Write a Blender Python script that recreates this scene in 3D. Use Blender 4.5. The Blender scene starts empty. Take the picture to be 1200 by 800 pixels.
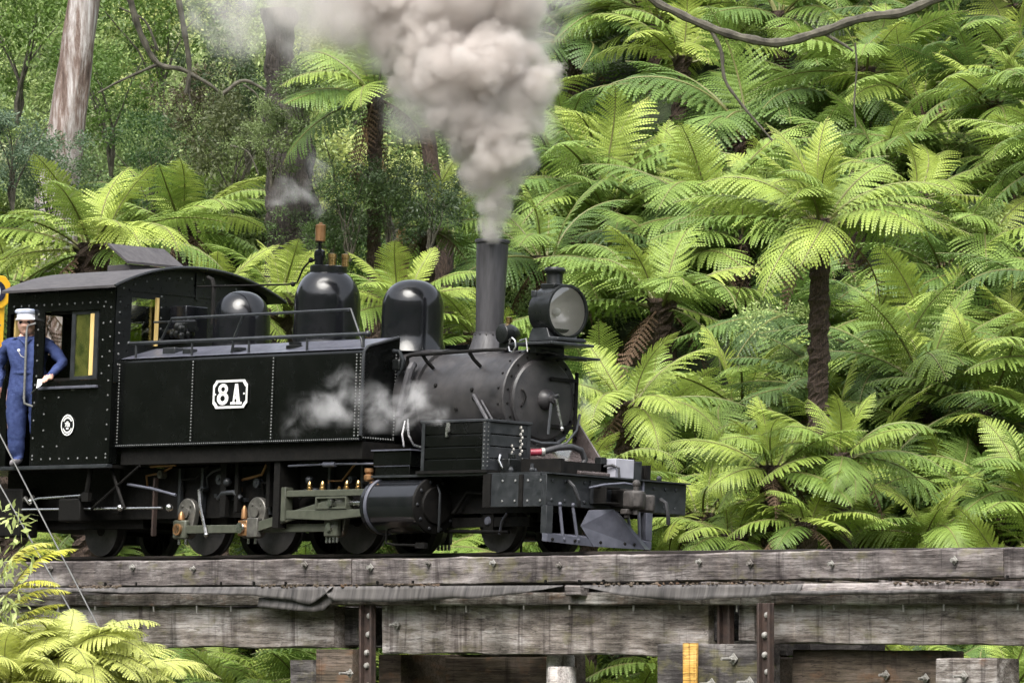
import bpy, math, random
from mathutils import Vector, Matrix, Euler, noise
R = math.radians
rnd = random.Random(8)
sc = bpy.context.scene
col = sc.collection

# ------------------------------------------------------------------ camera
FPX = 8200.0                      # focal length in pixels of a 1200 px wide frame
ALPHA = R(41)                     # angle between line of sight and the track
HORIZON = 720.0
cam_d = bpy.data.cameras.new('camera')
cam = bpy.data.objects.new('camera', cam_d); col.objects.link(cam)
cam_d.sensor_width = 36.0
cam_d.lens = FPX / 1200 * 36
PITCH = math.atan((HORIZON - 400) / FPX)
v0 = Vector((-math.cos(ALPHA), math.sin(ALPHA), 0)); RIGHT = Vector((math.sin(ALPHA), math.cos(ALPHA), 0))
FWD = v0 * math.cos(PITCH) + Vector((0, 0, math.sin(PITCH))); UP = RIGHT.cross(FWD)
CAM = Vector((56.499, -48.680, -0.636))
m = Matrix((RIGHT, UP, -FWD)).transposed().to_4x4(); m.translation = CAM
cam.matrix_world = m
cam_d.clip_start = 1; cam_d.clip_end = 2000
cam_d.dof.use_dof = True; cam_d.dof.focus_distance = 73.5; cam_d.dof.aperture_fstop = 16.0
sc.camera = cam

# ------------------------------------------------------------------ light
SUN_EL, SUN_AZ = R(58), R(200)     # soft high daylight under thin cloud
world = bpy.data.worlds.new('World'); sc.world = world; world.use_nodes = True
nt = world.node_tree; nt.nodes.clear()
sky = nt.nodes.new('ShaderNodeTexSky'); sky.sky_type = 'NISHITA'; sky.sun_disc = False
sky.sun_elevation = SUN_EL; sky.dust_density = 4.0; sky.air_density = 1.0; sky.ozone_density = 1.0
hs = nt.nodes.new('ShaderNodeHueSaturation'); hs.inputs['Saturation'].default_value = 0.3
bg = nt.nodes.new('ShaderNodeBackground'); bg.inputs['Strength'].default_value = 0.15
wo = nt.nodes.new('ShaderNodeOutputWorld')
nt.links.new(sky.outputs[0], hs.inputs['Color']); nt.links.new(hs.outputs[0], bg.inputs[0]); nt.links.new(bg.outputs[0], wo.inputs[0])
sun_d = bpy.data.lights.new('sun', 'SUN'); sun_d.energy = 1.5; sun_d.angle = R(42); sun_d.color = (1, 0.96, 0.88)
sun = bpy.data.objects.new('sun', sun_d); col.objects.link(sun)
SUN_DIR = Vector((math.cos(R(-62)) * math.cos(SUN_EL), math.sin(R(-62)) * math.cos(SUN_EL), math.sin(SUN_EL)))   # towards the sun
sun.rotation_euler = (-SUN_DIR).to_track_quat('-Z', 'Y').to_euler()
sky.sun_rotation = math.atan2(SUN_DIR.x, SUN_DIR.y)
vs = sc.view_settings
vs.view_transform = 'Standard'; vs.look = 'None'; vs.exposure = 1.62; vs.gamma = 1.0; vs.use_curve_mapping = False
cy = sc.cycles
cy.use_denoising = True
cy.max_bounces = 12; cy.diffuse_bounces = 3; cy.glossy_bounces = 3; cy.transmission_bounces = 4; cy.transparent_max_bounces = 8; cy.volume_bounces = 10
cy.volume_step_rate = 1.0; cy.volume_max_steps = 256
cy.use_adaptive_sampling = True; cy.adaptive_threshold = 0.02

def at(px, py, depth):
    """world point seen at a photo pixel, at that distance along the line of sight"""
    return CAM + (FWD + RIGHT * ((px - 600) / FPX) - UP * ((py - 400) / FPX)) * depth

# ------------------------------------------------------------------ materials
MATS = {}
def nodes(name):
    mt = bpy.data.materials.new(name); mt.use_nodes = True
    return mt, mt.node_tree, mt.node_tree.nodes['Principled BSDF']
def ramp(t, stops):
    n = t.nodes.new('ShaderNodeValToRGB'); e = n.color_ramp.elements
    while len(e) < len(stops): e.new(0.5)
    for k, (p, c) in enumerate(stops):
        e[k].position = p; e[k].color = (*c, 1) if len(c) == 3 else c
    return n
def tex(t, scale=(1, 1, 1), space='Object', nscale=5.0, detail=6.0, rough=0.6, dist=0.0, rot=(0, 0, 0), rnd_off=False):
    c = t.nodes.new('ShaderNodeTexCoord'); mp = t.nodes.new('ShaderNodeMapping'); nz = t.nodes.new('ShaderNodeTexNoise')
    mp.inputs['Scale'].default_value = scale; mp.inputs['Rotation'].default_value = rot
    if space == 'World':
        g = t.nodes.new('ShaderNodeNewGeometry'); src = g.outputs['Position']
    else: src = c.outputs[space]
    if rnd_off:
        oi = t.nodes.new('ShaderNodeObjectInfo'); mul = t.nodes.new('ShaderNodeVectorMath'); mul.operation = 'MULTIPLY_ADD'
        cmb = t.nodes.new('ShaderNodeCombineXYZ')
        ms = t.nodes.new('ShaderNodeMath'); ms.operation = 'MULTIPLY'; ms.inputs[1].default_value = 37.0
        t.links.new(oi.outputs['Random'], ms.inputs[0])
        for k in range(3): t.links.new(ms.outputs[0], cmb.inputs[k])
        ad = t.nodes.new('ShaderNodeVectorMath'); ad.operation = 'ADD'
        t.links.new(src, ad.inputs[0]); t.links.new(cmb.outputs[0], ad.inputs[1]); src = ad.outputs[0]
    t.links.new(src, mp.inputs[0]); t.links.new(mp.outputs[0], nz.inputs['Vector'])
    nz.inputs['Scale'].default_value = nscale; nz.inputs['Detail'].default_value = detail; nz.inputs['Roughness'].default_value = rough; nz.inputs['Distortion'].default_value = dist
    return nz.outputs['Fac']
def bump(t, p, h, strength=0.3, dist=0.01):
    b = t.nodes.new('ShaderNodeBump'); b.inputs['Strength'].default_value = strength; b.inputs['Distance'].default_value = dist
    t.links.new(h, b.inputs['Height']); t.links.new(b.outputs[0], p.inputs['Normal'])
def paint(name, c1, c2, rough=0.35, rvar=0.2, metal=0.0, nscale=6.0, bmp=0.08, spec=0.5, stretch=(1, 1, 1), bd=0.01):
    mt, t, p = nodes(name)
    f = tex(t, stretch, nscale=nscale, detail=8)
    r = ramp(t, [(0.3, c1), (0.7, c2)]); t.links.new(f, r.inputs[0]); t.links.new(r.outputs[0], p.inputs['Base Color'])
    f2 = tex(t, stretch, nscale=nscale * 2.7, detail=5)
    mr = t.nodes.new('ShaderNodeMapRange'); mr.inputs['From Min'].default_value = 0.3; mr.inputs['From Max'].default_value = 0.75
    mr.inputs['To Min'].default_value = max(0.03, rough - rvar / 2); mr.inputs['To Max'].default_value = rough + rvar / 2
    t.links.new(f2, mr.inputs['Value']); t.links.new(mr.outputs[0], p.inputs['Roughness'])
    p.inputs['Metallic'].default_value = metal; p.inputs['Specular IOR Level'].default_value = spec
    if bmp: bump(t, p, f, bmp, bd)
    MATS[name] = mt; return mt
paint('black_gloss', (0.004, 0.005, 0.006), (0.010, 0.010, 0.012), 0.17, 0.12, bmp=0.08, spec=.45)
paint('black_satin', (0.004, 0.005, 0.005), (0.010, 0.011, 0.011), 0.34, 0.2, bmp=0.06, spec=.4)
paint('green_black', (0.0016, 0.0020, 0.0018), (0.0042, 0.0046, 0.0044), 0.24, 0.22, nscale=2.2, bmp=0.10, spec=.22, bd=.02)
paint('smokebox_grey', (0.011, 0.011, 0.013), (0.050, 0.046, 0.046), 0.48, 0.34, bmp=0.2, nscale=3.5)
paint('chimney_grey', (0.024, 0.023, 0.025), (0.062, 0.060, 0.066), 0.52, 0.3, bmp=0.15, stretch=(3, 3, .4))
paint('beam_grey', (0.010, 0.012, 0.014), (0.032, 0.034, 0.038), 0.42, 0.25, bmp=0.2, nscale=9)
paint('pilot_grey', (0.050, 0.053, 0.070), (0.105, 0.108, 0.135), 0.40, 0.2, bmp=0.1)
paint('dark_iron', (0.0025, 0.0025, 0.0025), (0.009, 0.008, 0.007), 0.7, 0.3, nscale=12, bmp=0.2, spec=.18)
paint('tyre_iron', (0.016, 0.016, 0.017), (0.045, 0.042, 0.042), 0.5, 0.3, nscale=12, bmp=0.1)
paint('rod_paint', (0.042, 0.046, 0.034), (0.078, 0.083, 0.062), 0.45, 0.2, nscale=10, bmp=0.06)
paint('crank_steel', (0.10, 0.098, 0.09), (0.22, 0.21, 0.19), 0.42, 0.25, metal=0.6, nscale=14, bmp=0.1)
paint('steel', (0.45, 0.45, 0.46), (0.62, 0.61, 0.60), 0.28, 0.2, metal=1.0, bmp=0)
paint('brass', (0.40, 0.25, 0.10), (0.60, 0.40, 0.18), 0.3, 0.2, metal=1.0, bmp=0)
paint('copper', (0.20, 0.105, 0.045), (0.42, 0.23, 0.11), 0.42, 0.2, metal=0.7, bmp=0.05)
paint('roof_grey', (0.030, 0.027, 0.030), (0.060, 0.055, 0.056), 0.7, 0.2, nscale=4, bmp=0.15, stretch=(1, 3, 3))
paint('apron_brown', (0.022, 0.017, 0.016), (0.12, 0.10, 0.098), 0.26, 0.25, nscale=4, bmp=0.15)
paint('white_paint', (0.72, 0.72, 0.70), (0.82, 0.82, 0.80), 0.5, 0.1, bmp=0)
paint('box_grey', (0.26, 0.26, 0.30), (0.36, 0.36, 0.40), 0.5, 0.1, bmp=0.05)
paint('rubber', (0.018, 0.018, 0.02), (0.035, 0.035, 0.038), 0.5, 0.2, bmp=0.1, nscale=20)
paint('red_paint', (0.14, 0.012, 0.025), (0.24, 0.03, 0.05), 0.4, 0.2, bmp=0)
paint('yellow_paint', (0.70, 0.36, 0.01), (0.78, 0.43, 0.02), 0.45, 0.2, bmp=0.05)
paint('blue_panel', (0.01, 0.012, 0.03), (0.02, 0.02, 0.05), 0.3, 0.2, bmp=0)
paint('window_wood', (0.55, 0.38, 0.13), (0.70, 0.52, 0.22), 0.45, 0.2, nscale=5, stretch=(8, 8, 1))
paint('brown_wood', (0.06, 0.035, 0.02), (0.12, 0.075, 0.05), 0.6, 0.2, nscale=5, stretch=(1, 6, 1))
paint('rail_steel', (0.012, 0.010, 0.009), (0.035, 0.028, 0.024), 0.6, 0.3, nscale=20, bmp=0.2, stretch=(.3, 1, 1))
paint('wire_steel', (0.07, 0.07, 0.07), (0.13, 0.13, 0.125), 0.4, 0.2, metal=.5, bmp=0)
paint('lead_sheet', (0.022, 0.020, 0.020), (0.125, 0.115, 0.11), 0.6, 0.25, nscale=2.6, bmp=0.4, stretch=(5, 1, .3))
paint('rust', (0.020, 0.014, 0.012), (0.060, 0.036, 0.028), 0.75, 0.2, nscale=10, bmp=0.4)
paint('galvanised', (0.20, 0.19, 0.17), (0.42, 0.41, 0.39), 0.5, 0.2, metal=.4, nscale=30, bmp=0.1)
paint('denim', (0.022, 0.034, 0.105), (0.052, 0.074, 0.185), 0.85, 0.1, nscale=22, bmp=0.5, spec=.2, bd=.02)
paint('skin', (0.58, 0.33, 0.25), (0.68, 0.41, 0.32), 0.55, 0.1, bmp=0.05)
paint('cap_cloth', (0.62, 0.63, 0.70), (0.74, 0.74, 0.78), 0.9, 0.1, nscale=60, bmp=0.1)
paint('cap_blue', (0.18, 0.24, 0.42), (0.60, 0.62, 0.70), 0.9, 0.1, nscale=14, bmp=0.1)
paint('hair_grey', (0.20, 0.18, 0.17), (0.34, 0.32, 0.30), 0.8, 0.1, nscale=80, bmp=0.2)
paint('boot', (0.10, 0.09, 0.10), (0.2, 0.19, 0.2), 0.7, 0.2)
paint('lens_reflector', (0.70, 0.67, 0.65), (0.88, 0.86, 0.84), 0.22, 0.15, metal=.15, bmp=.25, nscale=3)  # near-white, barely metallic base puts the lens glare into the colour

def glass(name, tint=(1, 1, 1), rough=0.03, trans=0.75):
    mt, t, p = nodes(name)
    tr = t.nodes.new('ShaderNodeBsdfTransparent'); tr.inputs[0].default_value = (*tint, 1)
    gl = t.nodes.new('ShaderNodeBsdfGlossy'); gl.inputs['Roughness'].default_value = rough
    mx = t.nodes.new('ShaderNodeMixShader'); fr = t.nodes.new('ShaderNodeFresnel'); fr.inputs[0].default_value = 1.5
    mr = t.nodes.new('ShaderNodeMath'); mr.operation = 'ADD'; mr.inputs[1].default_value = 1 - trans - .1
    t.links.new(fr.outputs[0], mr.inputs[0]); t.links.new(mr.outputs[0], mx.inputs[0])
    t.links.new(tr.outputs[0], mx.inputs[1]); t.links.new(gl.outputs[0], mx.inputs[2])
    t.links.new(mx.outputs[0], t.nodes['Material Output'].inputs[0]); MATS[name] = mt
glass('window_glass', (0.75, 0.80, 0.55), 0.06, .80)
def reflection_tint_glass():  # yellow-green diffuse layer paints reflected foliage onto the cab pane
    mt = MATS['window_glass'].copy(); mt.name = 'reflection_tint_glass'; t = mt.node_tree; out = t.nodes['Material Output']; prev = out.inputs[0].links[0].from_socket
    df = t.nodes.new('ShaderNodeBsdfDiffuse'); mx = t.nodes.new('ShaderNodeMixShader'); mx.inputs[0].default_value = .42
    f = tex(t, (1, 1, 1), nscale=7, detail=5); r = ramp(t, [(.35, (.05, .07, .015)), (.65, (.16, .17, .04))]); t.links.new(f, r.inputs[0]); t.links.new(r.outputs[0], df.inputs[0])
    t.links.new(prev, mx.inputs[1]); t.links.new(df.outputs[0], mx.inputs[2]); t.links.new(mx.outputs[0], out.inputs[0]); MATS['reflection_tint_glass'] = mt
reflection_tint_glass()
glass('lens_glass', (0.95, 0.93, 0.9), 0.05, .80)

def timber_mat(name, dark, mid, light, moss=0.0, warm=0.0):
    mt, t, p = nodes(name)
    grain = tex(t, (0.40, 11, 11), nscale=3.0, detail=10, rough=0.72, dist=.25, rnd_off=True)
    patch = tex(t, (0.55, 1.5, 2.4), nscale=1.5, detail=10, rough=0.78, dist=.25, rnd_off=True)
    streak = tex(t, (3.2, 1.5, 0.22), nscale=1.5, detail=7, rough=.7, dist=.5, rnd_off=True)
    r1 = ramp(t, [(0.36, dark), (0.49, mid), (0.63, light)]); t.links.new(patch, r1.inputs[0])
    r2 = ramp(t, [(0.28, (.50, .47, .46)), (0.50, (1, 1, 1)), (0.72, (1.3, 1.27, 1.25))]); t.links.new(grain, r2.inputs[0])
    r3 = ramp(t, [(0.36, (.30, .27, .27)), (0.47, (1, 1, 1)), (0.62, (1.0, .97, .94)), (0.70, (1.35, 1.3, 1.25))]); t.links.new(streak, r3.inputs[0])
    m1 = t.nodes.new('ShaderNodeMix'); m1.data_type = 'RGBA'; m1.blend_type = 'MULTIPLY'; m1.inputs['Factor'].default_value = 1
    m2 = t.nodes.new('ShaderNodeMix'); m2.data_type = 'RGBA'; m2.blend_type = 'MULTIPLY'; m2.inputs['Factor'].default_value = .8
    t.links.new(r1.outputs[0], m1.inputs['A']); t.links.new(r2.outputs[0], m1.inputs['B'])
    t.links.new(m1.outputs['Result'], m2.inputs['A']); t.links.new(r3.outputs[0], m2.inputs['B'])
    cr = tex(t, (0.22, 5, 5), nscale=3.4, detail=6, rough=.55, dist=.3, rnd_off=True)        # drying cracks along the grain
    ca = t.nodes.new('ShaderNodeMath'); ca.operation = 'SUBTRACT'; ca.inputs[1].default_value = .5; t.links.new(cr, ca.inputs[0])
    cb = t.nodes.new('ShaderNodeMath'); cb.operation = 'ABSOLUTE'; t.links.new(ca.outputs[0], cb.inputs[0])
    rc = ramp(t, [(0.006, (.10, .09, .08)), (0.020, (1, 1, 1))]); t.links.new(cb.outputs[0], rc.inputs[0])
    m5 = t.nodes.new('ShaderNodeMix'); m5.data_type = 'RGBA'; m5.blend_type = 'MULTIPLY'; m5.inputs['Factor'].default_value = .6
    t.links.new(m2.outputs['Result'], m5.inputs['A']); t.links.new(rc.outputs[0], m5.inputs['B'])
    out = m5.outputs['Result']
    if moss or warm:
        f = tex(t, (1.2, 1, 2.2), nscale=2.6, detail=7, rnd_off=True)
        r4 = ramp(t, [(0.55, (0, 0, 0)), (0.68, (1, 1, 1))]); t.links.new(f, r4.inputs[0])
        m3 = t.nodes.new('ShaderNodeMix'); m3.data_type = 'RGBA'; m3.inputs['B'].default_value = (0.13, 0.12, 0.05, 1) if moss else (0.22, 0.10, 0.04, 1)
        k = t.nodes.new('ShaderNodeMath'); k.operation = 'MULTIPLY'; k.inputs[1].default_value = moss or warm
        t.links.new(r4.outputs[0], k.inputs[0]); t.links.new(k.outputs[0], m3.inputs['Factor']); t.links.new(out, m3.inputs['A']); out = m3.outputs['Result']
    t.links.new(out, p.inputs['Base Color']); p.inputs['Roughness'].default_value = 0.85; p.inputs['Specular IOR Level'].default_value = .25
    bump(t, p, grain, 0.7, 0.02); MATS[name] = mt
timber_mat('guard_wood', (0.036, 0.030, 0.031), (0.125, 0.110, 0.107), (0.32, 0.295, 0.29), moss=.5)
timber_mat('girder_wood', (0.065, 0.054, 0.047), (0.22, 0.195, 0.175), (0.46, 0.435, 0.42), moss=.45)
timber_mat('pale_wood', (0.03, 0.025, 0.022), (0.16, 0.14, 0.125), (0.50, 0.48, 0.46), warm=.35)
timber_mat('block_wood', (0.020, 0.018, 0.020), (0.055, 0.050, 0.048), (0.17, 0.16, 0.155), moss=.5)
timber_mat('brown_timber', (0.04, 0.03, 0.022), (0.085, 0.068, 0.05), (0.15, 0.12, 0.10), warm=.3)
timber_mat('log_white', (0.22, 0.20, 0.18), (0.45, 0.42, 0.40), (0.62, 0.60, 0.58), warm=.3)
timber_mat('yellow_board', (0.45, 0.24, 0.05), (0.68, 0.40, 0.10), (0.75, 0.47, 0.16))

def leaf_mat(name, trans=0.35, rough=0.45, fixed=None):
    mt, t, p = nodes(name)
    oi = t.nodes.new('ShaderNodeObjectInfo')
    f = tex(t, (1, 1, 1), nscale=9, detail=3)
    hv = t.nodes.new('ShaderNodeHueSaturation')
    mr = t.nodes.new('ShaderNodeMapRange'); mr.inputs['From Min'].default_value = .3; mr.inputs['From Max'].default_value = .7
    mr.inputs['To Min'].default_value = .75; mr.inputs['To Max'].default_value = 1.25
    t.links.new(f, mr.inputs['Value']); t.links.new(mr.outputs[0], hv.inputs['Value'])
    t.links.new(oi.outputs['Color'], hv.inputs['Color'])
    t.links.new(hv.outputs[0], p.inputs['Base Color'])
    p.inputs['Roughness'].default_value = rough; p.inputs['Specular IOR Level'].default_value = .35
    tl = t.nodes.new('ShaderNodeBsdfTranslucent'); t.links.new(hv.outputs[0], tl.inputs[0])
    mx = t.nodes.new('ShaderNodeMixShader'); mx.inputs[0].default_value = trans
    t.links.new(p.outputs[0], mx.inputs[1]); t.links.new(tl.outputs[0], mx.inputs[2])
    t.links.new(mx.outputs[0], t.nodes['Material Output'].inputs[0]); MATS[name] = mt
leaf_mat('frond_leaf', .30, .45)
leaf_mat('bush_leaf', .35, .45)
paint('rachis', (0.10, 0.11, 0.03), (0.16, 0.15, 0.05), 0.6, 0.1, bmp=0)
paint('dead_frond', (0.055, 0.035, 0.02), (0.14, 0.085, 0.05), 0.9, 0.1, nscale=20, bmp=0)
paint('fern_trunk', (0.012, 0.008, 0.006), (0.11, 0.072, 0.052), 0.95, 0.1, nscale=14, bmp=1.0, stretch=(5, 5, 1), bd=.05)
paint('dark_bark', (0.010, 0.008, 0.007), (0.085, 0.070, 0.060), 0.9, 0.1, nscale=7, bmp=1.0, stretch=(7, 7, .8), bd=.08)
paint('mossy_bark', (0.05, 0.030, 0.012), (0.18, 0.11, 0.035), 0.9, 0.1, nscale=6, bmp=.8, stretch=(4, 4, 1), bd=.04)
paint('branch_bark', (0.025, 0.022, 0.016), (0.11, 0.10, 0.075), 0.9, 0.1, nscale=8, bmp=.6, bd=.02)
def gum():
    mt, t, p = nodes('gum_bark')
    a = tex(t, (2.6, 2.6, .5), nscale=1.5, detail=10, rough=.78, dist=.6)
    b = tex(t, (9, 9, .8), nscale=3, detail=7)
    r = ramp(t, [(0.34, (0.05, 0.032, 0.025)), (0.45, (0.17, 0.12, 0.10)), (0.51, (0.30, 0.265, 0.25)), (0.60, (0.50, 0.48, 0.48))]); t.links.new(a, r.inputs[0])
    r2 = ramp(t, [(0.3, (.55, .5, .48)), (0.6, (1, 1, 1))]); t.links.new(b, r2.inputs[0])
    mm = t.nodes.new('ShaderNodeMix'); mm.data_type = 'RGBA'; mm.blend_type = 'MULTIPLY'; mm.inputs['Factor'].default_value = 1
    t.links.new(r.outputs[0], mm.inputs['A']); t.links.new(r2.outputs[0], mm.inputs['B']); t.links.new(mm.outputs['Result'], p.inputs['Base Color'])
    p.inputs['Roughness'].default_value = .85; bump(t, p, b, .6, .04); MATS['gum_bark'] = mt
gum()
def ground_mat():
    mt, t, p = nodes('forest_floor')
    a = tex(t, (1, 1, 1), 'World', nscale=.9, detail=8); b = tex(t, (1, 1, 1), 'World', nscale=14, detail=8)
    r = ramp(t, [(0.3, (0.022, 0.017, 0.010)), (0.5, (0.030, 0.045, 0.014)), (0.7, (0.045, 0.075, 0.02))]); t.links.new(a, r.inputs[0])
    r2 = ramp(t, [(0.3, (.5, .5, .5)), (0.7, (1.2, 1.2, 1.2))]); t.links.new(b, r2.inputs[0])
    mm = t.nodes.new('ShaderNodeMix'); mm.data_type = 'RGBA'; mm.blend_type = 'MULTIPLY'; mm.inputs['Factor'].default_value = 1
    t.links.new(r.outputs[0], mm.inputs['A']); t.links.new(r2.outputs[0], mm.inputs['B']); t.links.new(mm.outputs['Result'], p.inputs['Base Color'])
    p.inputs['Roughness'].default_value = .95; bump(t, p, b, 1, .1); MATS['forest_floor'] = mt
ground_mat()

# ------------------------------------------------------------------ mesh builder
class MB:
    def __init__(s): s.v = []; s.f = []
    def add(s, vs, fs):
        o = len(s.v); s.v += [tuple(a) for a in vs]; s.f += [tuple(i + o for i in q) for q in fs]; return s
    def box(s, x0, x1, y0, y1, z0, z1):
        x0, x1 = sorted((x0, x1)); y0, y1 = sorted((y0, y1)); z0, z1 = sorted((z0, z1))
        return s.add([(x0, y0, z0), (x1, y0, z0), (x1, y1, z0), (x0, y1, z0), (x0, y0, z1), (x1, y0, z1), (x1, y1, z1), (x0, y1, z1)],
                     [(0, 3, 2, 1), (4, 5, 6, 7), (0, 1, 5, 4), (1, 2, 6, 5), (2, 3, 7, 6), (3, 0, 4, 7)])
    def prism(s, poly, axis, a0, a1):
        """poly: 2-D outline; axis 'y': (x,z) swept in y, 'x': (y,z) swept in x, 'z': (x,y) swept in z"""
        n = len(poly); k = {'x': lambda p, a: (a, p[0], p[1]), 'y': lambda p, a: (p[0], a, p[1]), 'z': lambda p, a: (p[0], p[1], a)}[axis]
        area = sum(poly[i][0] * poly[(i + 1) % n][1] - poly[(i + 1) % n][0] * poly[i][1] for i in range(n))
        if (area < 0) != (axis == 'y'): poly = poly[::-1]
        a0, a1 = sorted((a0, a1))
        vs = [k(p, a0) for p in poly] + [k(p, a1) for p in poly]
        fs = [tuple(range(n))[::-1], tuple(range(n, 2 * n))] + [(i, (i + 1) % n, (i + 1) % n + n, i + n) for i in range(n)]
        return s.add(vs, fs)
    def cyl(s, p0, p1, r0, r1=None, n=16, caps=True):
        r1 = r0 if r1 is None else r1
        p0, p1 = Vector(p0), Vector(p1); d = (p1 - p0).normalized()
        a = d.orthogonal().normalized(); b = d.cross(a)
        vs = [p0 + (a * math.cos(2 * math.pi * i / n) + b * math.sin(2 * math.pi * i / n)) * r0 for i in range(n)]
        vs += [p1 + (a * math.cos(2 * math.pi * i / n) + b * math.sin(2 * math.pi * i / n)) * r1 for i in range(n)]
        fs = [(i, (i + 1) % n, (i + 1) % n + n, i + n) for i in range(n)]
        if caps: fs += [tuple(range(n))[::-1], tuple(range(n, 2 * n))]
        return s.add(vs, fs)
    def lathe(s, prof, origin, axis='z', n=32, caps=True):
        """prof: (radius, height) list along the axis"""
        o = Vector(origin); ax = {'x': (Vector((0, 1, 0)), Vector((0, 0, 1)), Vector((1, 0, 0))), 'y': (Vector((0, 0, 1)), Vector((1, 0, 0)), Vector((0, 1, 0))), 'z': (Vector((1, 0, 0)), Vector((0, 1, 0)), Vector((0, 0, 1)))}[axis]
        vs = []; fs = []
        for r, h in prof:
            for i in range(n):
                t = 2 * math.pi * i / n; vs.append(o + (ax[0] * math.cos(t) + ax[1] * math.sin(t)) * r + ax[2] * h)
        for j in range(len(prof) - 1):
            for i in range(n): fs.append((j * n + i, j * n + (i + 1) % n, (j + 1) * n + (i + 1) % n, (j + 1) * n + i))
        if caps: fs.append(tuple(range(n))[::-1]); fs.append(tuple((len(prof) - 1) * n + i for i in range(n)))
        return s.add(vs, fs)
    def tube(s, pts, r, n=8, closed=False):
        pts = [Vector(p) for p in pts]; rs = r if isinstance(r, (list, tuple)) else [r] * len(pts); vs = []; fs = []; prev = None
        for i, p in enumerate(pts):
            d = ((pts[min(i + 1, len(pts) - 1)] - pts[max(i - 1, 0)])).normalized()
            a = d.orthogonal().normalized() if prev is None else (prev - d * prev.dot(d)).normalized()
            prev = a; b = d.cross(a)
            for k in range(n):
                t = 2 * math.pi * k / n; vs.append(p + (a * math.cos(t) + b * math.sin(t)) * rs[i])
        for i in range(len(pts) - 1):
            for k in range(n): fs.append((i * n + k, i * n + (k + 1) % n, (i + 1) * n + (k + 1) % n, (i + 1) * n + k))
        fs.append(tuple(range(n))[::-1]); fs.append(tuple((len(pts) - 1) * n + k for k in range(n)))
        return s.add(vs, fs)
    def ball(s, c, r, n=10, sx=1, sy=1, sz=1):
        c = Vector(c); vs = []; fs = []; m_ = n // 2 + 1
        for j in range(1, m_):
            ph = math.pi * j / m_
            for i in range(n):
                th = 2 * math.pi * i / n; vs.append(c + Vector((sx * r * math.sin(ph) * math.cos(th), sy * r * math.sin(ph) * math.sin(th), sz * r * math.cos(ph))))
        top = len(vs); vs += [c + Vector((0, 0, r * sz)), c - Vector((0, 0, r * sz))]
        for j in range(m_ - 2):
            for i in range(n): fs.append((j * n + i, (j + 1) * n + i, (j + 1) * n + (i + 1) % n, j * n + (i + 1) % n))
        for i in range(n): fs += [(top, i, (i + 1) % n), (top + 1, (m_ - 2) * n + (i + 1) % n, (m_ - 2) * n + i)]
        return s.add(vs, fs)
    def rivet(s, c, nrm, r=0.012, h=0.008, n=6):
        c = Vector(c); nrm = Vector(nrm).normalized(); a = nrm.orthogonal().normalized(); b = nrm.cross(a); vs = []
        for rr, hh in ((r, 0), (r * .8, h * .6)):
            vs += [c + (a * math.cos(2 * math.pi * i / n) + b * math.sin(2 * math.pi * i / n)) * rr + nrm * hh for i in range(n)]
        vs.append(c + nrm * h)
        fs = [(i, (i + 1) % n, (i + 1) % n + n, i + n) for i in range(n)] + [(i + n, (i + 1) % n + n, 2 * n) for i in range(n)]
        return s.add(vs, fs)
    def mesh(s, name, smooth=True, angle=35):
        me = bpy.data.meshes.new(name); me.from_pydata(s.v, [], s.f); me.update()
        if smooth:
            me.polygons.foreach_set('use_smooth', [True] * len(me.polygons)); me.set_sharp_from_angle(angle=R(angle))
        return me
    def build(s, name, mat, parent=None, smooth=True, bevel=0, kind=None, label=None, world=False):
        me = s.mesh(name, smooth); me.materials.append(MATS[mat])
        o = bpy.data.objects.new(name, me); col.objects.link(o)
        if parent is not None:
            o.parent = parent
            if world: o.matrix_parent_inverse = world_of(parent).inverted()
        if bevel:
            b = o.modifiers.new('bevel', 'BEVEL'); b.width = bevel; b.segments = 2; b.limit_method = 'ANGLE'; b.angle_limit = R(40)
            b.harden_normals = False
        if kind: o['kind'] = kind
        if label: o['label'] = label
        return o
def world_of(o):
    mm = o.matrix_basis.copy()
    return world_of(o.parent) @ o.matrix_parent_inverse @ mm if o.parent else mm
def thing(name, label, cat, loc=(0, 0, 0), rot=(0, 0, 0), group=None):
    o = bpy.data.objects.new(name, None); col.objects.link(o); o.location = loc; o.rotation_euler = rot
    o['label'] = label; o['category'] = cat; o.empty_display_size = .2
    if group: o['group'] = group
    return o
def tag(o, label, cat, group=None, kind=None):
    o['label'] = label; o['category'] = cat
    if group: o['group'] = group
    if kind: o['kind'] = kind
    return o
def arc(c, r, a0, a1, n): return [(c[0] + r * math.cos(R(a0 + (a1 - a0) * i / n)), c[1] + r * math.sin(R(a0 + (a1 - a0) * i / n))) for i in range(n + 1)]

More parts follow.
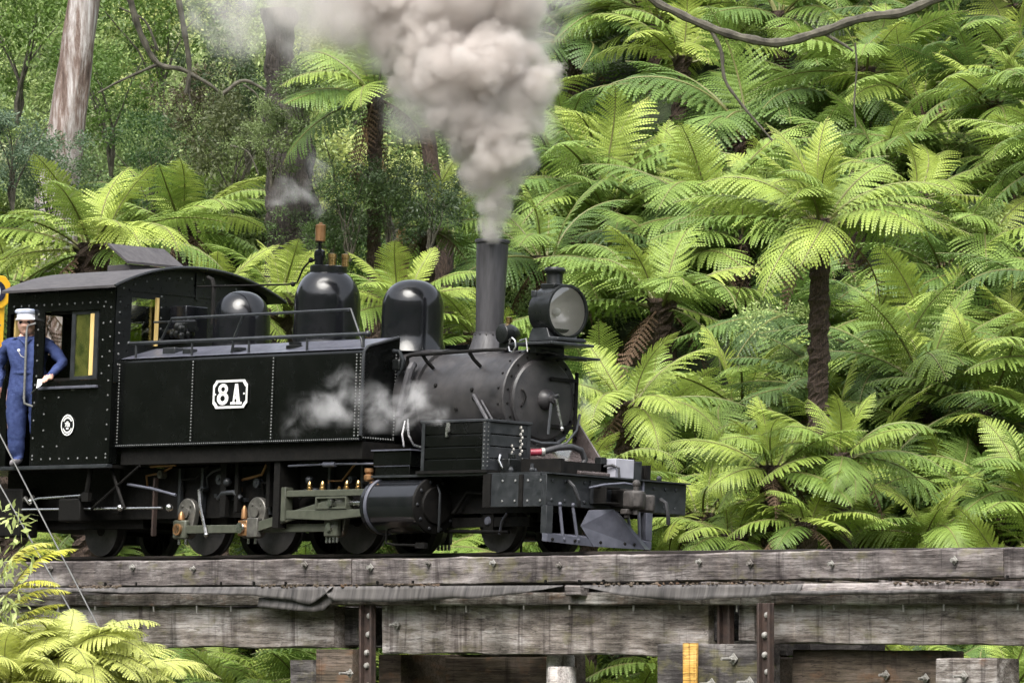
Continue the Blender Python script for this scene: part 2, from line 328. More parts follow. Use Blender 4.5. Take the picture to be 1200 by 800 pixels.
# ------------------------------------------------------------------ ground
def ground_z(x, y):
    z = -2.8
    if y > 2.5: z += (y - 2.5) * 0.60 * min(1, (y - 2.5) / 6 + .25)
    if y > 40: z = ground_z(x, 40) + (y - 40) * .45
    d = math.hypot(x, y) - 84          # unseen slope added beyond the viewpoint to darken reflections and block low sky
    if d > 0 and y < 2.5: z += min(95, d * .9 * min(1, d / 15)) * min(1, (2.5 - y) / 25)
    z += 0.25 * noise.noise(Vector((x * .3, y * .3, 0)))
    return min(z, 100)
def make_ground():
    xs = sorted(set([-300, -220, -180, -150, -130, -115, -100, -92, -84, -76, -70, -62, -55, -48] + [round(-40 + .8 * i, 2) for i in range(95)] + [40, 46, 52, 58, 64, 70, 76, 82, 90, 100, 115, 130, 150, 180, 220, 300]))
    ys = sorted(set([-300, -220, -180, -150, -130, -115, -100, -92, -85, -80, -75, -70, -65, -60, -55, -50, -40, -30, -22, -15, -10, -6, -3, 0, 2] + [round(2.5 + .8 * i, 2) for i in range(50)] + [46, 55, 70, 100, 150, 220, 300]))
    mb = MB(); nx = len(xs)
    mb.add([(x, y, ground_z(x, y)) for y in ys for x in xs], [(j * nx + i, j * nx + i + 1, (j + 1) * nx + i + 1, (j + 1) * nx + i) for j in range(len(ys) - 1) for i in range(nx - 1)])
    o = mb.build('ground', 'forest_floor'); o['kind'] = 'structure'; o['label'] = 'forest floor rising behind the trestle'
make_ground()

# ------------------------------------------------------------------ trestle bridge
ROLL = R(-2.7)                    # cant of the track
bridge = thing('trestle_bridge', 'weathered grey timber trestle bridge carrying the railway track', 'bridge', (2.0, 0, -2.8))
def timber(name, x0, x1, y0, y1, z0, z1, mat, seed=0, jit=.012, step=.16, parent=None, axis='x', sag=0.0, bev=.008):
    """a sawn beam with slightly worn, wandering edges; axis = its long direction"""
    parent = parent or bridge
    L = {'x': x1 - x0, 'y': y1 - y0, 'z': z1 - z0}[axis]; n = max(2, int(L / step)); mb = MB(); vs = []; q = 8
    cx, cyy, cz = (x0 + x1) / 2, (y0 + y1) / 2, (z0 + z1) / 2
    if axis == 'x': a0, a1, b0, b1 = y0 - cyy, y1 - cyy, z0 - cz, z1 - cz
    elif axis == 'y': a0, a1, b0, b1 = x0 - cx, x1 - cx, z0 - cz, z1 - cz
    else: a0, a1, b0, b1 = x0 - cx, x1 - cx, y0 - cyy, y1 - cyy
    c = min(bev * 1.6, (a1 - a0) / 4)
    ring = [(a0 + c, b0), (a1 - c, b0), (a1, b0 + c), (a1, b1 - c), (a1 - c, b1), (a0 + c, b1), (a0, b1 - c), (a0, b0 + c)]
    for i in range(n + 1):
        t = -L / 2 + L * i / n
        for k, (a, b) in enumerate(ring):
            ja = jit * noise.noise(Vector((t * 1.7 + seed * 9.1, a * 7, b * 7))) + jit * .6 * noise.noise(Vector((t * 6 + seed, k, 3)))
            jb = jit * noise.noise(Vector((t * 1.7 + seed * 5.3, a * 7 + 50, b * 7)))  + jit * .7 * noise.noise(Vector((t * 7 + seed, k, 9))) - sag * (1 - (2 * t / L) ** 2)
            p = {'x': (t, a + ja, b + jb), 'y': (a + ja, t, b + jb), 'z': (a + ja, b + jb, t)}[axis]
            vs.append(p)
    fs = [(i * q + k, i * q + (k + 1) % q, (i + 1) * q + (k + 1) % q, (i + 1) * q + k) for i in range(n) for k in range(q)]
    fs += [tuple(range(q))[::-1], tuple(n * q + k for k in range(q))]
    if axis == 'y': fs = [f[::-1] for f in fs]
    o = mb.add(vs, fs).build(name, mat, parent, world=True)
    o.location = (cx, cyy, cz)
    return o
for i, (a, b, z0, z1) in enumerate([(-13, -.365, -.325, -.045), (-.345, 9.34, -.325, -.048), (9.36, 16, -.29, .002)]):
    gt_ = timber('guard_timber', a, b, -1.5, -1.22, z0, z1, 'guard_wood', i + 1, jit=.014)
    if i == 1: gt_.rotation_euler.y = -math.atan(.050 / 9.7); gt_.location.z += .022
    timber('guard_timber', a, b, 1.22, 1.5, z0 - .1, z1 - .1, 'guard_wood', i + 11)
for i, (a, b) in enumerate([(-13, -.9), (-.85, 5.6), (5.62, 16)]):
    timber('bearer_plank', a, b, -1.44, -1.1, -.538, -.405, 'pale_wood', i + 21, jit=.010)
GIR = [(-13, -.82, -.985, -.545), (-.02, 5.05, -1.04, -.53), (5.97, 16, -.92, -.515)]
for i, (a, b, z0, z1) in enumerate(GIR):
    timber('girder', a, b, -1.36, -1.02, z0, z1, 'girder_wood', i + 31, jit=.02)
    timber('girder', a, b, -.30, .04, z0, z1, 'block_wood', i + 41, jit=.02)
    timber('girder', a, b, .75, 1.09, z0, z1, 'block_wood', i + 51, jit=.02)
# blocks over the piers
timber('packing_block', -.80, -.36, -1.22, -.98, -.96, -.56, 'block_wood', 61, axis='x')
timber('packing_block', 5.07, 5.21, -1.30, -1.0, -.9, -.53, 'block_wood', 62)
timber('packing_block', 5.43, 5.66, -1.30, -1.0, -.9, -.53, 'girder_wood', 63)
timber('packing_block', 5.68, 5.81, -1.26, -1.0, -.9, -.53, 'girder_wood', 64)
# corbels and headstocks
timber('corbel', -1.36, -.98, -1.52, -1.2, -1.55, -1.115, 'block_wood', 71, axis='z')
timber('corbel', -.97, -.37, -1.48, -1.15, -1.6, -1.0, 'brown_timber', 72, axis='z')
timber('corbel', 4.58, 6.11, -1.62, -1.38, -1.62, -.925, 'block_wood', 73, jit=.012)
timber('painted_board', 5.0, 5.19, -1.66, -1.625, -1.62, -.915, 'yellow_board', 74, axis='z', bev=.004)
timber('corbel', 8.48, 9.30, -1.55, -1.25, -1.6, -1.05, 'pale_wood', 75, jit=.012)
timber('corbel', 6.1, 8.2, -1.2, -.9, -1.35, -.98, 'brown_timber', 76)
for x in (-.2, 5.55):
    timber('headstock', x - .18, x + .18, -1.1, 1.5, -1.42, -1.06, 'brown_timber', x, axis='y')
    for y in (-.9, 0, .9): timber('pile', x - .16, x + .16, y - .16, y + .16, -3.0, -1.43, 'brown_timber', x + y, axis='z', step=.3)
timber('cross_brace', .15, 2.1, -.62, -.5, -1.75, -1.08, 'brown_timber', 81)
timber('cross_brace', 6.05, 8.2, -.62, -.5, -1.75, -1.1, 'block_wood', 82)
for (x, y, r, z1) in ((2.47, -1.05, .15, -1.05), (2.72, -1.25, .15, -1.165)):
    mb = MB(); mb.lathe([(r * 1.05, -1.9), (r, -1.0), (r * .97, -.02), (r * .9, 0)], (0, 0, 0), n=14)
    o = mb.build('pile', 'log_white', bridge, world=True); o.location = (x, y, z1)
# iron straps with bolts
def strap(x0, x1, z1, mat, y=-1.43, bolts=True):
    mb = MB(); mb.box(x0, x1, y, y + .02, -3.0, z1); mb.box(x0, x0 + .03, y - .05, y - .001, -3.0, z1); mb.box(x1 - .03, x1, y - .05, y - .001, -3.0, z1)
    mb.build('iron_strap', mat, bridge, bevel=.004, world=True)
    if bolts:
        for k in range(6):
            zz = z1 - .10 - k * .19 + rnd.uniform(-.03, .03); xx = (x0 + x1) / 2 + rnd.uniform(-.03, .03)
            mb = MB().rivet((xx, y - .002, zz), (0, -1, 0), .035, .045, 8); mb.build('bolt', 'galvanised', bridge, world=True)
strap(-.26, -.06, -.53, 'rust'); strap(5.23, 5.41, -.53, 'rust', y=-1.36, bolts=False); strap(6.13, 6.31, -.52, 'rust', y=-1.66)
paint('weathered_bolt', (0.06, 0.052, 0.046), (0.20, 0.185, 0.17), 0.7, 0.2, nscale=30)
def diamond(x, z, y, s=.055, long=0, mat_='galvanised'):
    mb = MB(); mb.prism([(x + s, z), (x, z + s), (x - s, z), (x, z - s)], 'y', y - .012, y)
    mb.cyl((x, y - .012, z), (x, y - .05, z), s * .5, n=6)
    if long: mb.cyl((x, y - .05, z), (x, y - .05 - long, z), s * .26, n=8)
    mb.build('bolt', mat_, bridge, world=True)
for x in (-4.05, -2.98, -.02, .95, 1.98, 2.95, 5.12, 5.85, 7.0, 8.72, -5.6, -6.7, -1.1, 10.1): diamond(x + rnd.uniform(-.04, .04), -.115 + rnd.uniform(-.035, .02), -1.512, rnd.uniform(.032, .045), 0, rnd.choice(['weathered_bolt', 'weathered_bolt', 'galvanised']))
for (x, z) in ((5.72, -1.07), (5.40, -1.32), (5.95, -1.3)): diamond(x, z, -1.632, .06, .12)
for (x, z) in ((8.88, -1.22), (-.3, -1.25)): diamond(x, z, -1.56, .05, .10)
for (x, z, y) in ((.25, -.74, -1.385), (7.45, -1.22, -1.215), (8.0, -1.25, -1.215)): diamond(x, z, y, .05, .05)
for i in range(33):                                     # dark blocks added to stand for shaded holes along the guard timber's foot
    x = -6.6 + i * .515 + rnd.uniform(-.09, .09)
    if abs(x + .35) < .1 or rnd.random() < .3: continue
    z = -.295 + (.02 if x > 9.4 else 0); MB().box(x - .015, x + .015, -1.512, -1.49, z - .018, z + .016).build('hole_mark', 'dark_iron', bridge, world=True)
for i in range(20):                                     # drip nails under the bearer
    x = -5.5 + i * .78 + rnd.uniform(-.2, .2); MB().cyl((x, -1.42, -.62 + rnd.uniform(0, .04)), (x, -1.42, -.53), .011, n=6).build('nail', 'galvanised', bridge, world=True)
# metal flashing that hangs over the girders
def flashing(x0, x1, top, botf, seed, y=-1.53, mat='lead_sheet'):
    n = int((x1 - x0) / .09); m_ = 4; mb = MB(); vs = []
    for i in range(n + 1):
        x = x0 + (x1 - x0) * i / n
        for j in range(m_ + 1):
            t = j / m_; z = top(x) * (1 - t) + botf(x) * t
            w = .02 * noise.noise(Vector((x * 2.2 + seed, t * 1.2, 4))) + .010 * noise.noise(Vector((x * 8 + seed, t, 8)))
            vs.append((x + .03 * t * noise.noise(Vector((x * 3, seed, 1))), y - .035 * t + w * (.4 + t), z + .010 * noise.noise(Vector((x * 4, seed, j))) * t))
    fs = [(i * (m_ + 1) + j, i * (m_ + 1) + j + 1, (i + 1) * (m_ + 1) + j + 1, (i + 1) * (m_ + 1) + j) for i in range(n) for j in range(m_)]
    o = mb.add(vs, fs).build('metal_flashing', mat, bridge, world=True)
    sd = o.modifiers.new('thick', 'SOLIDIFY'); sd.thickness = .006; return o
def lin(pts):
    def g(x):
        for (a, za), (b, zb) in zip(pts, pts[1:]):
            if x <= b: return za + (zb - za) * max(0, (x - a)) / (b - a)
        return pts[-1][1]
    return g
flashing(-13, -.62, lambda x: -.335, lin([(-13, -.41), (-5, -.39), (-3.4, -.395), (-2.0, -.425), (-1.2, -.49), (-.95, -.53), (-.7, -.41), (-.62, -.36)]), 1)
flashing(-1.9, -.50, lambda x: -.45 if x < -.95 else -.45 + (x + .95) * .26, lin([(-1.9, -.55), (-1.0, -.60), (-.78, -.585), (-.5, -.42)]), 2, y=-1.51)
flashing(-.74, 3.05, lambda x: -.335, lin([(-.74, -.345), (-.62, -.49), (.4, -.50), (1.0, -.475), (1.8, -.46), (2.5, -.41), (3.05, -.345)]), 3)
flashing(3.35, 6.6, lambda x: -.335, lin([(3.35, -.345), (4.0, -.44), (4.6, -.485), (5.0, -.49), (5.4, -.47), (6.0, -.46), (6.6, -.42)]), 4)
flashing(6.3, 16, lambda x: -.335 + .006 * (x - 6), lin([(6.3, -.44), (8, -.435), (9.5, -.425), (16, -.36)]), 5, y=-1.52, mat='guard_wood')
mb = MB(); mb.tube([(6.2 + i * .25, -1.57 + .008 * math.sin(i), -.425 + .006 * (i * .25) + .006 * math.sin(i * 1.7)) for i in range(40)], .022)
mb.build('cable', 'lead_sheet', bridge, world=True)
timber('end_block', 3.08, 3.32, -1.53, -1.42, -.44, -.34, 'guard_wood', 91)
mb = MB()                                                # a torn scrap of bark and litter under the guard timber
for i in range(420):
    x = rnd.choice([rnd.uniform(-1.9, -.2), rnd.uniform(.2, 1.1), rnd.uniform(3.5, 6.4), rnd.uniform(7.9, 9.3), rnd.uniform(-5.2, -4.3)]); mb.ball((x, -1.52 + rnd.uniform(-.02, .02), -.335 + rnd.uniform(-.008, .02)), rnd.uniform(.006, .015), 5, sx=2.2)
o = mb.build('leaf_litter', 'brown_timber', bridge, world=True); o['kind'] = 'stuff'

# ------------------------------------------------------------------ track
track = thing('railway_track', 'narrow gauge railway track with rusty rails on the trestle', 'track', (0, 0, 0), (ROLL, 0, 0))
rp = [(-.05, -.10), (.05, -.10), (.05, -.088), (.012, -.075), (.010, -.035), (.027, -.028), (.027, -.004), (.020, 0), (-.020, 0), (-.027, -.004), (-.027, -.028), (-.010, -.035), (-.012, -.075), (-.05, -.088)]
for s in (-1, 1):
    MB().prism([(y + s * .405, z) for y, z in rp], 'x', -14, 16).build('rail', 'rail_steel', track, smooth=False)
for i in range(43):
    x = -13.6 + i * .68; j = rnd.uniform(-.04, .04)
    MB().box(x - .11, x + .11, -1.17 + j, 1.17 + j, -.245, -.103).build('sleeper', 'brown_timber', track, bevel=.01)

# ------------------------------------------------------------------ locomotive
loco = thing('steam_locomotive', 'black narrow gauge steam tank locomotive numbered 8A on the trestle', 'locomotive', (0, 0, 0), (ROLL, 0, 0))
def P(mb, name, mat, parent=None, **k): return mb.build(name, mat, parent or loco, **k)
def rivets(pts, nrm, parent, r=.011, h=.009, mat='steel_dull'):
    mb = MB()
    for p in pts: mb.rivet(p, nrm, r, h)
    o = mb.build('rivets', mat, parent); o['kind'] = 'stuff'; return o
paint('steel_dull', (0.16, 0.165, 0.16), (0.26, 0.26, 0.26), 0.28, 0.2, metal=.3, bmp=0)
def line(p0, p1, step):
    p0, p1 = Vector(p0), Vector(p1); n = max(1, round((p1 - p0).length / step)); return [p0.lerp(p1, i / n) for i in range(n + 1)]
# --- frames and dark underworks
fr = P(MB().box(-7.6, 1.95, -.63, -.58, .40, .96).box(-7.6, 1.95, .58, .63, .40, .96), 'frame', 'dark_iron')
P(MB().box(-7.6, 1.9, -.57, .57, .80, .94), 'frame_stretcher', 'dark_iron')
P(MB().box(-4.9, -4.45, -.57, .57, .36, .79).box(-7.5, -5.15, -.56, .56, .30, .79), 'ash_pan', 'dark_iron')
P(MB().box(-5.1, -.9, -.95, .95, .985, 1.17), 'tank_support', 'dark_iron')
# --- side tanks
TX0, TX1, TZ0, TZ1 = -5.14, -.90, 1.18, 2.155
for s in (-1, 1):
    prof = [(-.50 * -s, TZ0), (1.0 * s, TZ0), (1.0 * s, TZ1 - .05)] + [(s * (1.0 - .05 * (1 - math.cos(R(a)))), TZ1 - .05 + .05 * math.sin(R(a))) for a in (22, 45, 60)] + [(s * .48, TZ1 + .155)]
    prof = [(s * .50, TZ0)] + prof[1:]
    tk = P(MB().prism(prof, 'x', TX0, TX1), 'side_tank', 'green_black', bevel=.004)
    if s < 0:
        P(MB().box(TX0 - .03, TX1 + .012, -1.018, -1.0005, TZ0 - .004, TZ0 + .030), 'angle_strip', 'black_gloss', tk)
        P(MB().add([(TX0, -.985, TZ1 + .006), (TX1 + .003, -.985, TZ1 + .006), (TX1 + .003, -.50, TZ1 + .158), (TX0, -.50, TZ1 + .158)], [(0, 1, 2, 3)]), 'top_plate', 'pilot_grey', tk)
        for i, x in enumerate((TX0 + .01, -3.80, -2.40, TX1 - .065)):
            P(MB().box(x - .035, x + .035, -1.004, -.9995, TZ0 + .032, TZ1 - .06), 'seam_strip', 'green_black', tk)
        pts = []
        for x in (TX0 + .025, -3.80, -2.40): pts += line((x, -1.004, TZ0 + .05), (x, -1.004, TZ1 - .06), .034)
        pts += line((TX1 - .085, -1.004, TZ0 + .05), (TX1 - .085, -1.004, TZ1 - .06), .034) + line((TX1 - .022, -1.001, TZ0 + .05), (TX1 - .022, -1.001, TZ1 - .06), .034)
        rivets(pts, (0, -1, 0), tk); rivets(line((TX0, -1.018, TZ0 + .013), (TX1, -1.018, TZ0 + .013), .034), (0, -1, 0), tk, .008)
        ff = line((TX1 + .001, -.97, TZ0 + .05), (TX1 + .001, -.97, TZ1 - .03), .034) + line((TX1 + .001, -.53, TZ0 + .05), (TX1 + .001, -.53, TZ1 + .0), .034) + line((TX1 + .001, -.95, TZ0 + .03), (TX1 + .001, -.53, TZ0 + .03), .034)
        rivets(ff, (1, 0, 0), tk)
        P(MB().tube([(TX1 + .02, -1.0, TZ0 + .05), (TX1 + .02, -1.0, TZ1 - .10), (TX1 + .02, -.99, TZ1 - .02), (TX1 + .02, -.94, TZ1 + .03), (TX1 + .02, -.52, TZ1 + .155)], .018), 'edge_beading', 'beam_grey', tk)
        # number plate 8A
        cx, cz = -3.11, 1.722; W, Hh, nt_ = .30, .155, .055
        def notched(w, h, c): return [(-w + c, -h), (w - c, -h), (w - c * .55, -h + c * .55), (w, -h + c), (w, h - c), (w - c * .55, h - c * .55), (w - c, h), (-w + c, h), (-w + c * .55, h - c * .55), (-w, h - c), (-w, -h + c), (-w + c * .55, -h + c * .55)]
        sh = lambda pl: [(x + cx, z + cz) for x, z in pl]
        pl = P(MB().prism(sh(notched(W, Hh, nt_)), 'y', -1.016, -1.0006), 'number_plate', 'black_gloss', tk)
        o_, i_ = sh(notched(W, Hh, nt_)), sh(notched(W - .026, Hh - .024, nt_ + .004)); n = len(o_); mb = MB()
        mb.add([(x, -1.022, z) for x, z in o_] + [(x, -1.022, z) for x, z in i_] + [(x, -1.0165, z) for x, z in o_] + [(x, -1.0165, z) for x, z in i_],
               [(k, (k + 1) % n, n + (k + 1) % n, n + k) for k in range(n)] + [(2 * n + k, 2 * n + (k + 1) % n, (k + 1) % n, k) for k in range(n)] + [(n + k, n + (k + 1) % n, 3 * n + (k + 1) % n, 3 * n + k) for k in range(n)])
        P(mb, 'plate_border', 'white_paint', pl, smooth=False)
        mb = MB()
        def annulus(ex, ez, rx, rz, ix, iz, n=28):
            mb.add([(ex + rx * math.cos(2 * math.pi * k / n), -1.023, ez + rz * math.sin(2 * math.pi * k / n)) for k in range(n)] + [(ex + ix * math.cos(2 * math.pi * k / n), -1.023, ez + iz * math.sin(2 * math.pi * k / n)) for k in range(n)],
                   [(k, (k + 1) % n, n + (k + 1) % n, n + k) for k in range(n)])
        annulus(cx - .125, cz - .045, .100, .072, .040, .031); annulus(cx - .122, cz + .056, .084, .060, .033, .025)
        P(mb, 'digit_eight', 'white_paint', pl, smooth=False)
        mb = MB(); q = lambda pts, y=-1.023: mb.add([(cx + x, y, cz + z) for x, z in pts], [tuple(range(len(pts)))])
        q([(.045, -.11), (.075, -.11), (.125, .11), (.085, .11)]); q([(.125, -.11), (.185, -.11), (.135, .11), (.088, .11)], -1.0235); q([(.06, -.055), (.16, -.055), (.155, -.025), (.067, -.025)], -1.024)
        q([(.015, -.115), (.098, -.115), (.098, -.088), (.015, -.088)], -1.0245); q([(.105, -.115), (.21, -.115), (.21, -.088), (.105, -.088)], -1.0245)
        P(mb, 'letter_a', 'white_paint', pl, smooth=False)
        for dx in (-.262, .238): P(MB().rivet((cx + dx, -1.017, cz), (0, -1, 0), .013, .01), 'plate_screw', 'white_paint', pl)
# --- tank top handrails and fittings
hr = P(MB().tube([(-5.02, -.95, 2.335), (-.90, -.95, 2.32)], .021).ball((-.88, -.95, 2.32), .034).ball((-5.03, -.95, 2.335), .028), 'handrail', 'beam_grey')
for x in (-4.9, -3.9, -2.9, -1.9, -.95): P(MB().cyl((x, -.95, TZ1), (x, -.95, 2.315), .014, n=8), 'stanchion', 'beam_grey', hr)
hr2 = P(MB().tube([(-4.45, -.95, 2.36), (-4.28, -.95, 2.59), (-1.18, -.95, 2.59), (-.98, -.95, 2.25), (-.97, -.95, 2.18)], .015), 'upper_handrail', 'beam_grey')
P(MB().tube([(-3.02, -.95, 2.59), (-3.16, -.95, 2.35), (-3.20, -.95, 2.18)], .015), 'stanchion', 'beam_grey', hr2)
P(MB().tube([(-4.30, -.6, 2.59), (-5.05, -.6, 2.60)], .012), 'injector_pipe', 'beam_grey')
P(MB().lathe([(.10, 0), (.10, .05), (.07, .06), (.07, .09)], (-2.35, -.75, TZ1 + .04), n=16).lathe([(.09, 0), (.09, .04), (.06, .05)], (-2.2, -.55, TZ1 + .05), n=16), 'filler_lid', 'black_satin')
P(MB().box(-4.62, -4.40, -.80, -.60, 2.2, 2.29).box(-4.2, -4.05, -.85, -.75, 2.2, 2.26).box(-3.3, -3.15, -.88, -.78, 2.2, 2.25), 'tank_bracket', 'beam_grey', bevel=.01)
# --- boiler and smokebox
P(MB().lathe([(.40, -5.1), (.62, -5.05), (.62, -3.2), (.585, -1.4), (.545, -.62), (.53, -.55)], (0, 0, 1.66), 'x', 48), 'boiler', 'smokebox_grey')
P(MB().lathe([(.557, -.62), (.557, -.545)], (0, 0, 1.655), 'x', 48), 'boiler_band', 'smokebox_grey')
sb = P(MB().lathe([(.525, -.56), (.525, .845)], (0, 0, 1.645), 'x', 56), 'smokebox', 'smokebox_grey')
P(MB().lathe([(.533, .735), (.533, .86), (.522, .872), (.43, .876)], (0, 0, 1.645), 'x', 56), 'smokebox_ring', 'smokebox_grey', sb)
mb = MB()
for k in range(20):
    a = 2 * math.pi * (k + .5) / 20; mb.rivet((.876, .475 * math.cos(a), 1.645 + .475 * math.sin(a)), (1, 0, 0), .017, .014); mb.rivet((.795, .534 * math.cos(a), 1.645 + .534 * math.sin(a)), (0, math.cos(a), math.sin(a)), .016, .014)
    if k % 2: mb.rivet((-.50, .526 * math.cos(a), 1.645 + .526 * math.sin(a)), (0, math.cos(a), math.sin(a)), .016, .012)
P(mb, 'rivets', 'dark_iron', sb)['kind'] = 'stuff'
dr = P(MB().lathe([(.435, .877), (.435, .905), (.415, .925), (.30, .945), (.12, .955), (.02, .957)], (0, 0, 1.635), 'x', 56), 'smokebox_door', 'smokebox_grey')
mb = MB()
for k in range(14):
    a = 2 * math.pi * k / 14; mb.rivet((.925, .36 * math.cos(a), 1.635 + .36 * math.sin(a)), (1, 0, 0), .012, .012)
P(mb, 'rivets', 'dark_iron', dr)['kind'] = 'stuff'
P(MB().lathe([(.115, .955), (.11, .985), (.085, 1.03), (.05, 1.05), (.045, 1.10)], (0, 0, 1.635), 'x', 24), 'door_boss', 'smokebox_grey', dr)
P(MB().tube([(1.09, 0, 1.635), (1.12, 0, 1.635), (1.17, .05, 1.33)], .016).ball((1.17, .052, 1.325), .024), 'door_handle', 'steel', dr)
P(MB().tube([(1.06, -.01, 1.63), (1.08, -.06, 1.26)], .018), 'door_handle', 'beam_grey', dr)
P(MB().tube([(1.03, -.02, 1.65), (1.13, .03, 1.68)], .018), 'dart', 'beam_grey', dr)
for z in (1.86, 1.36): P(MB().box(.945, .972, .08, .44, z - .018, z + .018).cyl((.955, .06, z), (.99, .06, z), .022, n=10), 'hinge_strap', 'dark_iron', dr)
P(MB().cyl((.95, .43, 1.27), (.95, .43, 1.95), .021, n=10), 'hinge_pin', 'dark_iron', dr)
P(MB().tube([(.94, -.33, 1.72)] + [(.965 + .01 * math.sin(i), -.33 + .035 * math.sin(math.pi * i / 5), 1.71 - .16 * i / 5) for i in range(6)] + [(.94, -.33, 1.54)], .010), 'grab_ring', 'dark_iron', dr)
# --- chimney
ch = P(MB().lathe([(.24, 2.06), (.215, 2.18), (.185, 2.27), (.168, 2.33), (.163, 2.345), (.163, 2.37), (.146, 2.375), (.158, 2.80), (.172, 3.30), (.172, 3.325), (.186, 3.33), (.189, 3.345), (.186, 3.365), (.172, 3.37), (.150, 3.36), (.140, 3.0)], (0, 0, 0), n=40), 'chimney', 'chimney_grey')
mb = MB()
for k in range(14):
    a = 2 * math.pi * k / 14; mb.rivet((.166 * math.cos(a), .166 * math.sin(a), 2.345), (math.cos(a), math.sin(a), 0), .012, .008)
P(mb, 'rivets', 'smokebox_grey', ch)['kind'] = 'stuff'
# --- domes
def dome(x, r, z0, zs, zt, name):
    h = zt - zs; pr = [(r * 1.18, z0 - .08), (r * 1.10, z0 - .02), (r * 1.02, z0 + .06), (r, z0 + .12), (r, zs)] + [(r * math.cos(R(a)) ** .8, zs + h * math.sin(R(a))) for a in range(8, 90, 7)] + [(.02, zt)]
    return P(MB().lathe(pr, (x, 0, 0), n=44), name, 'black_gloss')
dm = dome(-2.74, .365, 2.27, 2.78, 3.16, 'steam_dome'); dome(-1.28, .335, 2.27, 2.68, 2.985, 'sand_dome'); dome(-4.23, .32, 2.27, 2.62, 2.965, 'sand_dome')
P(MB().lathe([(.20, 3.09), (.205, 3.13), (.205, 3.18), (.18, 3.19)], (-2.74, 0, 0), n=28), 'dome_cap', 'black_satin', dm)
for x, y in ((-2.70, .03), (-2.58, .10), (-2.66, -.02)): P(MB().lathe([(.038, 3.185), (.038, 3.27), (.044, 3.275), (.044, 3.32), (.02, 3.325)], (x, y, 0), n=12), 'safety_valve', 'brass' if x > -2.68 else 'beam_grey', dm)
wh = P(MB().lathe([(.055, 3.185), (.05, 3.25), (.065, 3.30), (.06, 3.36), (.022, 3.38), (.022, 3.44), (.06, 3.445), (.06, 3.455), (.02, 3.46)], (-2.88, -.02, 0), n=16), 'whistle_base', 'black_gloss', dm)
P(MB().lathe([(.050, 3.462), (.057, 3.47), (.057, 3.645), (.05, 3.65), (.02, 3.655), (.02, 3.67), (.01, 3.675)], (-2.88, -.02, 0), n=20), 'whistle_bell', 'copper', wh)
P(MB().tube([(-2.88, -.05, 3.27), (-3.0, -.06, 3.25), (-3.10, -.07, 3.17), (-3.18, -.08, 3.02), (-3.30, -.10, 3.00), (-4.9, -.12, 3.03)], .011).ball((-3.24, -.09, 3.0), .028).ball((-2.98, -.06, 3.26), .03), 'whistle_rod', 'dark_iron')
P(MB().tube([(-4.62, -.1, 2.6), (-4.62, -.1, 3.02), (-4.66, -.1, 3.1), (-4.74, -.1, 3.13)], [.028, .028, .026, .022]), 'vent_pipe', 'dark_iron')
vc = MB()
for k in range(14): vc.ball((-4.72 + rnd.uniform(-.18, .14), -.42 + rnd.uniform(-.08, .08), 2.52 + rnd.uniform(-.08, .08)), rnd.uniform(.03, .06), 8)
vc.tube([(-5.1, -.42, 2.5), (-4.5, -.42, 2.52)], .03).cyl((-4.55, -.48, 2.56), (-4.51, -.48, 2.56), .075, n=14); P(vc, 'turret_valves', 'black_satin')
# --- headlight
hl = P(MB().lathe([(.20, .90), (.255, .915), (.268, .94), (.268, 1.215), (.285, 1.22), (.285, 1.262), (.262, 1.265), (.259, 1.235), (.252, 1.19), (.20, 1.08), (.10, 1.0), (.03, .98)], (0, 0, 2.56), 'x', 44), 'headlight', 'black_satin')
P(MB().lathe([(.258, 1.234), (.25, 1.22), (.20, 1.13), (.12, 1.07), (.03, 1.05)], (0, 0, 2.56), 'x', 36, caps=False), 'reflector', 'lens_reflector', hl)
P(MB().ball((1.08, 0, 2.56), .045, 12).cyl((1.03, 0, 2.56), (1.07, 0, 2.56), .034, n=14), 'lamp_bulb', 'white_paint', hl)
P(MB().lathe([(.258, 1.246), (.20, 1.258), (.10, 1.266), (.01, 1.268)], (0, 0, 2.56), 'x', 36, caps=False), 'lens', 'lens_glass', hl)
P(MB().lathe([(.10, 2.80), (.085, 2.84), (.085, 2.96), (.095, 2.965), (.105, 2.985), (.115, 2.99), (.115, 3.01), (.10, 3.03), (.02, 3.04)], (1.03, 0, 0), n=24), 'lamp_vent', 'black_satin', hl)
P(MB().box(.93, 1.15, -.11, .11, 2.80, 2.855), 'vent_base', 'black_satin', hl, bevel=.01)
P(MB().box(.98, 1.06, -.285, -.262, 2.70, 2.77), 'lamp_badge', 'beam_grey', hl, bevel=.008)
P(MB().prism([(.86, 2.24), (1.34, 2.24), (1.34, 2.275), (1.20, 2.285), (1.16, 2.38), (.92, 2.38), (.88, 2.30)], 'y', -.20, .20), 'lamp_base', 'beam_grey', hl, bevel=.008)
P(MB().box(.70, 1.36, -.30, .30, 2.195, 2.225).box(.9, 1.0, -.2, .2, 2.12, 2.194), 'lamp_platform', 'beam_grey', bevel=.006)
P(MB().tube([(.8, -.12, 2.19), (.92, -.12, 2.15), (1.05, -.1, 2.14), (1.2, .05, 2.09)], .014).tube([(.75, .1, 2.18), (.85, .1, 2.10), (1.0, .18, 2.08), (1.25, .3, 2.07)], .012), 'lamp_cable', 'rubber')
P(MB().box(.88, 1.22, .0, .52, 2.075, 2.10), 'front_step', 'beam_grey', bevel=.005)
dy = P(MB().lathe([(.04, -.13), (.10, -.11), (.115, -.03), (.10, .04), (.07, .10)], (.50, -.15, 2.33), 'y', 20).box(.42, .58, -.22, -.08, 2.16, 2.24), 'turbo_generator', 'black_satin', bevel=.005)
mb = MB()
for k in range(8): mb.ball((.50 + .07 * math.cos(k * .8), -.16 + .05 * math.sin(k * 1.3), 2.33 + .06 * math.sin(k * .8)), .035, 8)
